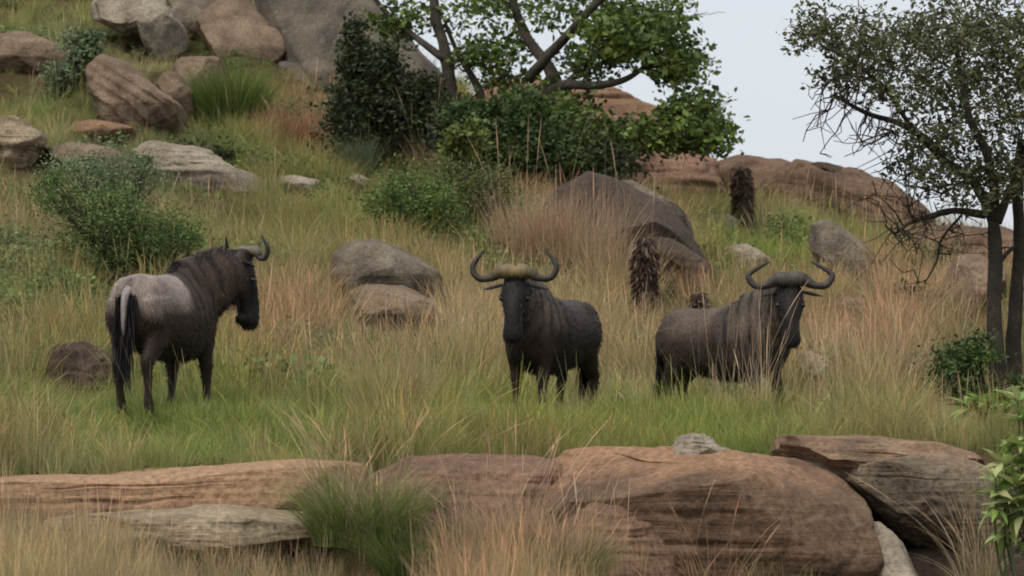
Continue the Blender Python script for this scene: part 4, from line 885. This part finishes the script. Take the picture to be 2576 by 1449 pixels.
# ------------------------------------------------------------------ leaves, shrubs and trees
def leaves(mb, pts, size, cols, rg, aspect=.55, up=.4):
    n = len(pts); d = rg.normal(size=(n, 3)); d[:, 2] = d[:, 2] * .6 + up; d /= np.linalg.norm(d, axis=1)[:, None]
    s = np.cross(d, rg.normal(size=(n, 3))); s /= np.linalg.norm(s, axis=1)[:, None] + 1e-9; nn = np.cross(d, s)
    L = (size * rg.uniform(.5, 1.6, n))[:, None]
    V = np.stack([pts, pts + d * L * .5 + s * L * aspect * .5 + nn * L * .08, pts + d * L, pts + d * L * .5 - s * L * aspect * .5 + nn * L * .08], 1).reshape(-1, 3)
    b = (np.arange(n) * 4)[:, None]; T = np.concatenate([b + np.array([[0, 1, 2]]), b + np.array([[0, 2, 3]])])
    mb.add(V, None, T, np.repeat(cols, 4, axis=0))
def skeleton(limbs, targets, rg, r_tip=.006, step=.22, sag=.0, maxd=2.5):
    """join scattered crown targets to the nearest wood; returns branch polylines with radii"""
    nodes = []; rads = []
    for pl, r in limbs:
        nodes += list(pl[2:]); rads += list(r[2:])
    nodes = np.array(nodes); rads = np.array(rads); out = []
    order = np.argsort([np.min(np.linalg.norm(nodes - t, axis=1)) for t in targets])
    for k in order:
        t = targets[k]; dd = np.linalg.norm(nodes - t, axis=1) + np.where(nodes[:, 2] > t[2] + .3, .4, 0); i = int(np.argmin(dd)); d = np.linalg.norm(nodes[i] - t)
        if d < .05 or d > maxd: continue
        m = max(2, int(d / step) + 1); tt = np.linspace(0, 1, m + 1)
        side = rg.normal(size=3) * d * .13; line = nodes[i] + (t - nodes[i]) * tt[:, None] + side * np.sin(tt * np.pi)[:, None] + rg.normal(size=(m + 1, 3)) * .02 * d
        line[0] = nodes[i]; r0 = min(rads[i] * .7, r_tip * (1.3 + 2.2 * d)); rr = np.linspace(max(r0, r_tip), r_tip * .7, m + 1)
        out.append((line, rr)); nodes = np.concatenate([nodes, line[1:]]); rads = np.concatenate([rads, rr[1:]])
    return out
def pxlimb(pts, Y):
    """pts: (px, py, radius m, dY)"""
    c = np.array([P(a, b, Y + dy) for a, b, r, dy in pts]); r = [q[2] for q in pts]
    s = smooth_line(c, 5); rr = np.interp(np.linspace(0, 1, len(s)), np.linspace(0, 1, len(r)), r); return s, rr
M_bark = rock_material('bark', (.075, .062, .048), (.12, .10, .078), (.035, .028, .022), lichen=(.17, .16, .13), lich=.4, scale=3.0, strata=0)

def tree(label, Y, limbs, blobs, nt, leaf, cols, seed, cat='tree', twig=.008, per=26, spread=.22, bare=(), aspect=.6, thin=1.0):
    """limbs: trunk first; blobs: (px, py, rx, ry, share, dY, sy) crown masses in picture units"""
    rg = np.random.default_rng(seed)
    LB = [pxlimb([(a, b, r * thin, q) for a, b, r, q in l], Y) for l in limbs]; base = LB[0][0][0].copy()
    root = thing('tree', base, label, cat)
    off = lambda m: [v - base for v in m.V]
    for i, (c, r) in enumerate(LB):
        mb = MB(); tube(mb, c - base, r, 10, None, .16, seed + i); link('trunk' if i == 0 else 'limb', mb.mesh('limb'), M_bark, root)
    T = []; w = np.array([b[4] for b in blobs], float); w /= w.sum()
    for b, k in zip(blobs, (w * nt).astype(int)):
        u = rg.normal(size=(k, 3)); u /= np.linalg.norm(u, axis=1)[:, None]; u *= (rg.uniform(0, 1, (k, 1)) ** .45)
        for q in u: T.append(P(b[0] + q[0] * b[2], b[1] - q[2] * b[3], Y + b[5] + q[1] * b[6]))
    T = np.array(T); br = skeleton(LB, T, rg, twig)
    mb = MB()
    for c, r in br: tube(mb, c - base, r, 5)
    # bare dead twigs
    for b in bare:
        for _ in range(b[4]):
            t = P(b[0] + rg.normal() * b[2], b[1] + rg.normal() * b[3], Y + rg.normal() * .5)
            N_ = np.concatenate([c for c, r in LB + br[:200]]); i = np.argmin(np.linalg.norm(N_ - t, axis=1)); a = N_[i]
            m = 5; tt = np.linspace(0, 1, m)[:, None]; line = a + (t - a) * tt + rg.normal(size=(m, 3)) * .05 * np.linalg.norm(t - a); line[0] = a
            tube(mb, line - base, np.linspace(.009, .004, m), 4)
            for _k in range(2):
                j = rg.integers(1, m); e = line[j] + rg.normal(size=3) * .18; tube(mb, np.array([line[j], (line[j] + e) / 2 + rg.normal(size=3) * .02, e]) - base, [.005, .004, .003], 4)
    link('twigs', mb.mesh('twigs'), M_bark, root, kind='stuff')
    lp = []; lc = []
    cols = np.array(cols)
    for c, r in br:
        k = per; tip = c[-1]; j = rg.integers(max(1, len(c) // 2), len(c), k)
        pt = c[j] + np.clip(rg.normal(size=(k, 3)), -1.7, 1.7) * spread * np.array([1, 1, .7]); lp.append(pt)
        cc = cols[rg.integers(0, len(cols))]; lc.append(cc[None] * rg.uniform(.6, 1.4, (k, 1)) * (1 + .15 * rg.normal()))
    mb = MB(); leaves(mb, np.concatenate(lp) - base, leaf, np.clip(np.concatenate(lc), .005, .6), rg, aspect)
    link('crown', mb.mesh('crown', False), M_leaf, root, kind='stuff')
    return root
TG = [(.125, .175, .035), (.095, .14, .03), (.16, .215, .045), (.10, .145, .04)]
tree('spreading many stemmed tree with sparse green crown on the crest beside the biggest boulder', 57,
     [[(1235, 470, .30, 0), (1262, 380, .27, 0), (1300, 310, .24, 0), (1365, 245, .21, 0), (1395, 195, .17, 0)],
      [(1395, 205, .15, 0), (1375, 160, .13, .2), (1335, 110, .11, .4), (1310, 60, .10, .5), (1290, 0, .09, .5), (1270, -90, .06, .5)],
      [(1330, 200, .12, 0), (1370, 150, .11, -.3), (1430, 85, .10, -.5), (1480, 30, .085, -.8), (1540, -30, .07, -1), (1600, -110, .05, -1)],
      [(1370, 245, .15, 0), (1420, 215, .12, -.4), (1490, 215, .09, -.8), (1560, 205, .07, -1), (1620, 170, .05, -1.2), (1680, 130, .03, -1.3)],
      [(1260, 400, .15, 0), (1205, 290, .11, .5), (1210, 240, .09, .6), (1180, 180, .075, .7), (1150, 130, .05, .8), (1120, 60, .04, .8)],
      [(1200, 420, .16, .4), (1150, 300, .15, .5), (1130, 200, .14, .5), (1115, 110, .12, .6), (1095, 40, .11, .7), (1090, -80, .08, .7)],
      [(1120, 150, .09, .5), (1040, 90, .07, .8), (980, 40, .06, 1), (930, -20, .04, 1)],
      [(1300, 320, .12, 0), (1400, 345, .10, -.6), (1520, 330, .08, -1), (1640, 310, .06, -1.2), (1740, 300, .04, -1.4)],
      [(1420, 215, .08, -.3), (1500, 140, .06, -.3), (1560, 90, .05, -.3), (1640, 60, .03, -.3)]],
     [(1620, 100, 130, 80, 3.2, -.8, 1.3), (1530, 60, 90, 70, 1.3, -.5, 1.2), (1710, 170, 70, 60, 1.4, -.9, 1.0), (1480, 160, 80, 50, .7, 0, 1.0), (1400, 20, 120, 60, .5, .5, 1.0), (1230, 130, 90, 60, 1.0, .8, .8), (1200, 20, 110, 60, .7, .9, .9), (1010, 60, 80, 70, .8, 1.2, .8), (1280, 200, 80, 35, .4, .8, .6),
      (1740, 300, 85, 60, 2.3, -1.3, 1.0), (1790, 350, 50, 40, .8, -1.3, .8), (1620, 350, 120, 45, 2.0, -1.0, 1.0), (1450, 350, 140, 60, 2.6, -.8, 1.2), (1330, 390, 110, 60, 2.0, -.6, 1.0), (1380, 270, 110, 50, 1.4, -.6, 1.0), (1560, -60, 200, 50, 1.2, 0, 1.2), (1700, 15, 40, 30, .2, -1, .5)],
     780, .115, TG, 101, per=24, spread=.16, thin=.78, bare=[(1500, 60, 60, 50, 10), (1720, 10, 30, 12, 4), (1570, 390, 90, 12, 8)])
tree('dark twiggy tree with two slim trunks at the right edge', 33.5,
     [[(2512, 1010, .115, 0), (2508, 900, .10, 0), (2500, 780, .085, 0), (2505, 640, .08, 0), (2498, 545, .075, 0)],
      [(2558, 1010, .10, .3), (2550, 880, .09, .3), (2556, 740, .08, .3), (2566, 600, .075, .3), (2560, 480, .065, .3), (2570, 350, .05, .3)],
      [(2498, 550, .07, 0), (2470, 490, .06, 0), (2430, 440, .055, .1), (2370, 400, .05, .2), (2330, 350, .045, .3), (2260, 310, .035, .3), (2180, 285, .028, .3), (2100, 240, .02, .3)],
      [(2500, 560, .06, 0), (2500, 470, .055, -.2), (2480, 380, .05, -.3), (2440, 300, .045, -.4), (2420, 200, .035, -.4), (2400, 100, .025, -.4)],
      [(2480, 540, .05, 0), (2400, 530, .04, 0), (2340, 545, .035, -.1), (2290, 560, .025, -.1), (2250, 590, .012, -.1)],
      [(2510, 560, .055, .1), (2540, 480, .05, .2), (2580, 420, .045, .2), (2650, 330, .04, .2), (2720, 240, .03, .2)],
      [(2370, 400, .035, .2), (2300, 330, .028, 0), (2230, 230, .022, -.2), (2150, 160, .018, -.3), (2060, 110, .012, -.3)],
      [(2420, 540, .016, 0), (2370, 600, .014, 0), (2355, 660, .012, 0), (2325, 715, .008, 0)],
      [(2500, 690, .03, 0), (2530, 640, .025, .2), (2580, 600, .02, .3)]],
     [(2420, 90, 170, 95, 4.2, 0, 1.3), (2200, 90, 150, 70, 2.6, 0, 1.1), (2060, 75, 95, 60, 1.5, -.1, .8), (2560, 120, 120, 110, 3.0, 0, 1.2), (2330, 210, 170, 80, 3.0, 0, 1.2), (2150, 190, 110, 55, 1.5, 0, .8), (2500, 260, 120, 110, 3, 0, 1.2), (2350, 350, 130, 70, 1.8, 0, 1.1), (2440, 450, 110, 80, 1.8, 0, 1.0), (2550, 430, 70, 100, 1.6, 0, 1.0), (2290, 440, 70, 60, .6, 0, .8), (2650, 250, 120, 200, 3, 0, 1), (2400, -40, 260, 50, 1.5, 0, 1.2)],
     860, .056, [(.115, .125, .055), (.14, .14, .06), (.09, .10, .045), (.16, .17, .08)], 102, twig=.006, per=20, spread=.085, thin=.85, aspect=.5,
     bare=[(2120, 250, 60, 35, 26), (2180, 340, 60, 40, 22), (2260, 430, 50, 40, 20), (2330, 500, 60, 40, 20), (2400, 600, 60, 40, 14), (2300, 600, 40, 40, 8)])

def shrub(label, px, Y, blobs, n, leaf, cols, seed, name='shrub', cat='shrub', group=None, aspect=.5, up=.4, stems=9, py=None, gap=.16):
    rg = np.random.default_rng(seed); cols = np.array(cols)
    base = on_ground(px, Y); root = thing(name, base, label, cat, group)
    lp = []; lc = []; sm = MB(); w = np.array([b[4] for b in blobs], float); w /= w.sum()
    for b, ws in zip(blobs, w):
        K = max(3, int(28 * ws * n / 2500)); k = int(n * ws / K)
        for _ in range(K):
            q = rg.normal(size=3); q /= np.linalg.norm(q); q *= rg.uniform(.25, 1) ** .5; q[2] = q[2] if q[2] > -.6 else -q[2]
            c = P(b[0] + q[0] * b[2], b[1] - q[2] * b[3], Y + b[5] * q[1])
            R = b[2] / F * Y * rg.uniform(.16, .46)
            pt = c + rg.normal(size=(k, 3)) * R * np.array([1, 1, .75]); lp.append(pt)
            lc.append(cols[rg.integers(0, len(cols))][None] * rg.uniform(.55, 1.45, (k, 1)) * rg.uniform(.8, 1.2))
            if rg.random() < .75:
                m = 6; tt = np.linspace(0, 1, m)[:, None]; g = base + np.array([rg.normal() * .12, rg.normal() * .1, -.05]); ln = g + (c - g) * tt + np.array([0, 0, 1]) * np.sin(tt * np.pi) * .1 + rg.normal(size=(m, 3)) * .02
                tube(sm, ln - base, np.linspace(.016, .006, m), 5)
    if sm.n: link('stems', sm.mesh('stems'), M_bark, root, kind='stuff')
    mb = MB(); leaves(mb, np.concatenate(lp) - base, leaf, np.clip(np.concatenate(lc), .005, .6), rg, aspect, up)
    link('foliage', mb.mesh('foliage', False), M_leaf, root, kind='stuff')
    return root
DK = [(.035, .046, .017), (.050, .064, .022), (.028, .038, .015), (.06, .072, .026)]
GR = [(.11, .175, .035), (.08, .14, .032), (.14, .20, .045)]
YG = [(.17, .205, .045), (.13, .17, .04), (.20, .22, .06)]
SG = [(.19, .24, .115), (.15, .20, .10), (.23, .27, .15)]
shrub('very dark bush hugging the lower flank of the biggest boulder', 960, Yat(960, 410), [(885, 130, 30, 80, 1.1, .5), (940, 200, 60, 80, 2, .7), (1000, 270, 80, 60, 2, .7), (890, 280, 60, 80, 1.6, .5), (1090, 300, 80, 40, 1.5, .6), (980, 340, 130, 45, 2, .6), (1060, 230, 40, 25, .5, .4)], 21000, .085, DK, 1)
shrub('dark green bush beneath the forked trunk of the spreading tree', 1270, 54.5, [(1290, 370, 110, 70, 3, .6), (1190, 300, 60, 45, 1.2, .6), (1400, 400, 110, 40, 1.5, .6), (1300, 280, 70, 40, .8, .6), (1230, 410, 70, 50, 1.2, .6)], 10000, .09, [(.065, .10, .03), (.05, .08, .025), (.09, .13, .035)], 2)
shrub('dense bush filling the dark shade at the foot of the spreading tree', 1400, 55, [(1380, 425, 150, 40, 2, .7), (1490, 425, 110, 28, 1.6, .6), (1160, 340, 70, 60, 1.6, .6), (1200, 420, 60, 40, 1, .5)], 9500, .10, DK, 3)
shrub('sunny yellow green bush with leafy top left of the spreading tree foot', 1165, 52, [(1165, 350, 40, 35, 1.2, .3), (1150, 400, 45, 40, 1.2, .3), (1190, 380, 35, 50, .8, .3)], 1500, .09, YG, 4)
shrub('wide yellow green bush in the grass above the grey domed boulder', 1180, Yat(1180, 610), [(1200, 485, 85, 50, 2, .8), (1120, 450, 60, 45, 1.2, .6), (1240, 545, 50, 40, 1, .6), (1170, 560, 90, 40, 1.3, .6)], 7500, .05, [(.13, .14, .04), (.15, .15, .05), (.10, .12, .035)], 5)
shrub('bright green bush beside the wide yellow green one', 1080, Yat(1080, 640), [(1050, 500, 95, 60, 2.2, .7), (1110, 560, 80, 50, 1.5, .6), (970, 520, 50, 45, 1, .5), (1050, 590, 110, 40, 1.6, .6)], 9000, .048, GR, 6)
shrub('dark green bush growing behind the grey rumped wildebeest', 370, Yat(370, 760), [(270, 540, 120, 60, 2.5, .6), (390, 590, 90, 60, 2.4, .6), (330, 650, 100, 45, 1.6, .5), (150, 500, 60, 60, 1.1, .5), (450, 600, 50, 35, .8, .4), (400, 700, 90, 50, 1.2, .4), (200, 620, 80, 50, .9, .4)], 17000, .036, [(.11, .175, .04), (.075, .125, .032), (.15, .205, .055)], 7)
shrub('pale sage green bush above the dark green bush at the left', 300, Yat(300, 650), [(300, 450, 100, 45, 2, .6), (190, 430, 80, 40, 1, .5), (360, 430, 40, 30, .6, .4), (240, 500, 140, 50, 1.4, .5)], 7500, .04, SG, 8)
shrub('sage green bush between the low tan rock and the cracked reddish slab', 190, Yat(190, 240), [(195, 140, 45, 45, 1.5, .5), (160, 190, 55, 45, 1.2, .5), (235, 110, 25, 30, .5, .3)], 2600, .09, SG, 9)
shrub('dark small bush just below the tip of the cracked reddish slab', 510, Yat(510, 420), [(510, 385, 55, 35, 1, .4), (560, 400, 30, 25, .4, .3)], 1500, .07, DK, 10)
shrub('green bush among the right hand tree roots', 2450, 32.3, [(2430, 900, 60, 55, 1.2, .4), (2400, 970, 60, 60, 1.4, .4), (2460, 1030, 70, 50, 1.4, .4), (2560, 1000, 50, 50, 1, .4)], 5500, .05, [(.065, .105, .028), (.045, .075, .022), (.10, .15, .04)], 11)
shrub('dark low bush in the grass between the side-on wildebeest and the right hand tree', 2290, 42, [(2290, 760, 50, 28, 1, .4), (2350, 790, 40, 25, .7, .3)], 1200, .06, [(.05, .06, .022), (.08, .09, .03)], 12)
shrub('pale grey green low bush against the smooth grey green boulder', 2085, Yat(2085, 700), [(2075, 670, 35, 22, 1, .3)], 700, .07, SG, 13)
shrub('scrubby olive bush on the slope right of the smooth grey green boulder', 2330, Yat(2330, 730), [(2330, 690, 110, 30, 2, .5), (2420, 710, 60, 30, 1, .4)], 2600, .08, [(.11, .12, .045), (.08, .09, .035)], 14)

# large leaved plant at the right edge, near the camera: every leaf is a piece of its own
def broad_leaf_mesh(L, W, bend):
    n = 7; t = np.linspace(0, 1, n); w = W * np.sin(np.pi * np.clip(t, .02, .985) ** .8) ; V = []
    for i in range(n):
        x = L * t[i]; z = -bend * L * t[i] ** 2
        V += [(x, -w[i] / 2, z + w[i] * .16), (x, 0, z), (x, w[i] / 2, z + w[i] * .16)]
    Q = []
    for i in range(n - 1):
        for j in (0, 1): a = 3 * i + j; Q.append((a, a + 1, a + 4, a + 3))
    return np.array(V), np.array(Q)
def leafy_plant(label, px, Y, heads, seed, cols, leafL=.17, py=None, sizes=(5, 9)):
    rg = np.random.default_rng(seed); base = on_ground(px, Y); root = thing('broad_leaved_plant', base, label, 'plant', 'broad leaved plants at the right edge')
    meshes = []
    for k in range(6):
        V, Q = broad_leaf_mesh(leafL * rg.uniform(.8, 1.15), leafL * rg.uniform(.26, .34), rg.uniform(.1, .45)); c = np.array(cols[k % len(cols)])
        g = np.tile(c, (len(V), 1)); g[1::3] *= 1.25; meshes.append(np_mesh('leaf', V, Q, {'tint': g})); meshes[-1].materials.append(M_leaf)
    for hx, hy, dy in heads:
        t = P(hx, hy, Y + dy); g = base + rg.normal(size=3) * .05 * np.array([1, 1, 0]); mid = (t + g) / 2 + rg.normal(size=3) * .05
        ln = smooth_line([g - [0, 0, .05], mid, t], 5) - base
        mb = MB(); tube(mb, ln, np.linspace(.012, .005, len(ln)), 6, (.10, .13, .05)); link('stem', mb.mesh('stem'), M_leaf, root)
        for layer, (cnt, el) in enumerate(((7, .75), (8, .25), (7, -.25))):
            for j in range(cnt):
                o = bpy.data.objects.new('leaf', meshes[rg.integers(0, 6)]); COL.objects.link(o); o.parent = root
                i = max(0, len(ln) - 1 - layer * 1); p = ln[i]
                o.location = p; o.rotation_euler = (rg.normal() * .3, -el + rg.normal() * .2, j * 6.283 / cnt + layer * .4 + rg.normal() * .2); s = rg.uniform(.75, 1.15); o.scale = (s, s, s)
    return root
PLc = [(.28, .37, .10), (.34, .42, .15), (.20, .29, .08), (.42, .45, .21), (.34, .33, .15)]
leafy_plant('tall broad leaved yellow green plant hanging in at the right edge of the foreground', 2590, 21.8,
            [(2515, 1245, 0), (2560, 1180, .1), (2505, 1205, -.1), (2570, 1290, 0), (2540, 1130, .1), (2575, 1060, .1), (2600, 1230, -.1), (2530, 1275, 0), (2555, 1225, -.1), (2530, 1170, 0), (2585, 1130, 0), (2560, 1010, .1)], 3, PLc, .19)
leafy_plant('rosette leaved bright plant at the base of the right hand tree', 2530, 27.6, [(2480, 1020, 0), (2525, 995, .1), (2560, 1030, 0), (2500, 1060, -.1), (2550, 1075, -.2), (2450, 1060, 0), (2585, 1000, .1), (2440, 1025, 0), (2520, 1035, -.1)], 4, [(.20, .31, .06), (.16, .26, .055), (.26, .35, .09)], .21)

# ------------------------------------------------------------------ shaggy dead aloes
def aloe(label, px, pyb, pyt, Y, rpx, seed, top=True):
    rg = np.random.default_rng(seed); a = P(px, pyb, Y); g = on_ground(px, Y); base = np.array([a[0], Y, min(a[2], g[2])]); topz = P(px, pyt, Y)[2] - base[2]; R = rpx / F * Y
    root = thing('dead_aloe', base, label, 'aloe', 'shaggy dead aloes on the slope')
    mb = MB(); tube(mb, smooth_line([(0, 0, -.1), (.02, 0, topz * .5), (.02, 0, topz * .95)], 8), [R * f for f in np.interp(np.linspace(0, 1, 17), [0, .5, 1], [.55, .72, .5])], 12, None, .2, seed); link('trunk', mb.mesh('trunk'), M_bark, root)
    n = 900; z = rg.uniform(.08, 1, n) * topz; az = rg.uniform(0, 6.283, n); prof = np.interp(z / topz, [0, .15, .5, .8, 1], [.5, .85, 1.0, .95, .5])
    d = np.stack([np.cos(az), np.sin(az), 0 * az], -1); r0 = d * (R * .68 * prof)[:, None]; r0[:, 2] = z
    dirs = d * rg.uniform(.15, .9, (n, 1)) + np.array([0, 0, -1]) * rg.uniform(.3, 1.2, (n, 1)) + rg.normal(size=(n, 3)) * .25
    c = np.array([(.085, .048, .034), (.115, .068, .046), (.05, .030, .023)])[rg.integers(0, 3, n)]; pale = rg.random(n) < .15 + .25 * (z / topz > .85); c[pale] = (.30, .23, .17)
    mb = MB(); hairs(mb, r0, dirs, rg.uniform(.06, .13, n), .035, .1, c * rg.uniform(.7, 1.3, (n, 1)), rg, 4); link('leaf_skirt', mb.mesh('leaf_skirt', False), M_blade, root, kind='stuff')
    if top:
        n = 40; az = rg.uniform(0, 6.283, n); el = rg.uniform(-.2, 1.2, n); dirs = np.stack([np.cos(az) * np.cos(el), np.sin(az) * np.cos(el), np.sin(el)], -1)
        mb = MB(); hairs(mb, np.tile([0.02, 0, topz * .93], (n, 1)), dirs, rg.uniform(.08, .16, n), .04, .5, np.array([.26, .21, .16])[None] * rg.uniform(.3, 1.4, (n, 1)), rg, 4); link('crown', mb.mesh('crown', False), M_blade, root)
aloe('upper dark shaggy dead aloe standing before the skyline outcrop', 1868, 600, 420, Yat(1868, 585), 34, 1)
aloe('middle shaggy dead aloe with bleached top beside the dark rock dome', 1622, 775, 600, 43.5, 40, 2)
aloe('small bleached dead aloe nearest the back of the side-on wildebeest', 1757, 810, 735, 41, 24, 3)
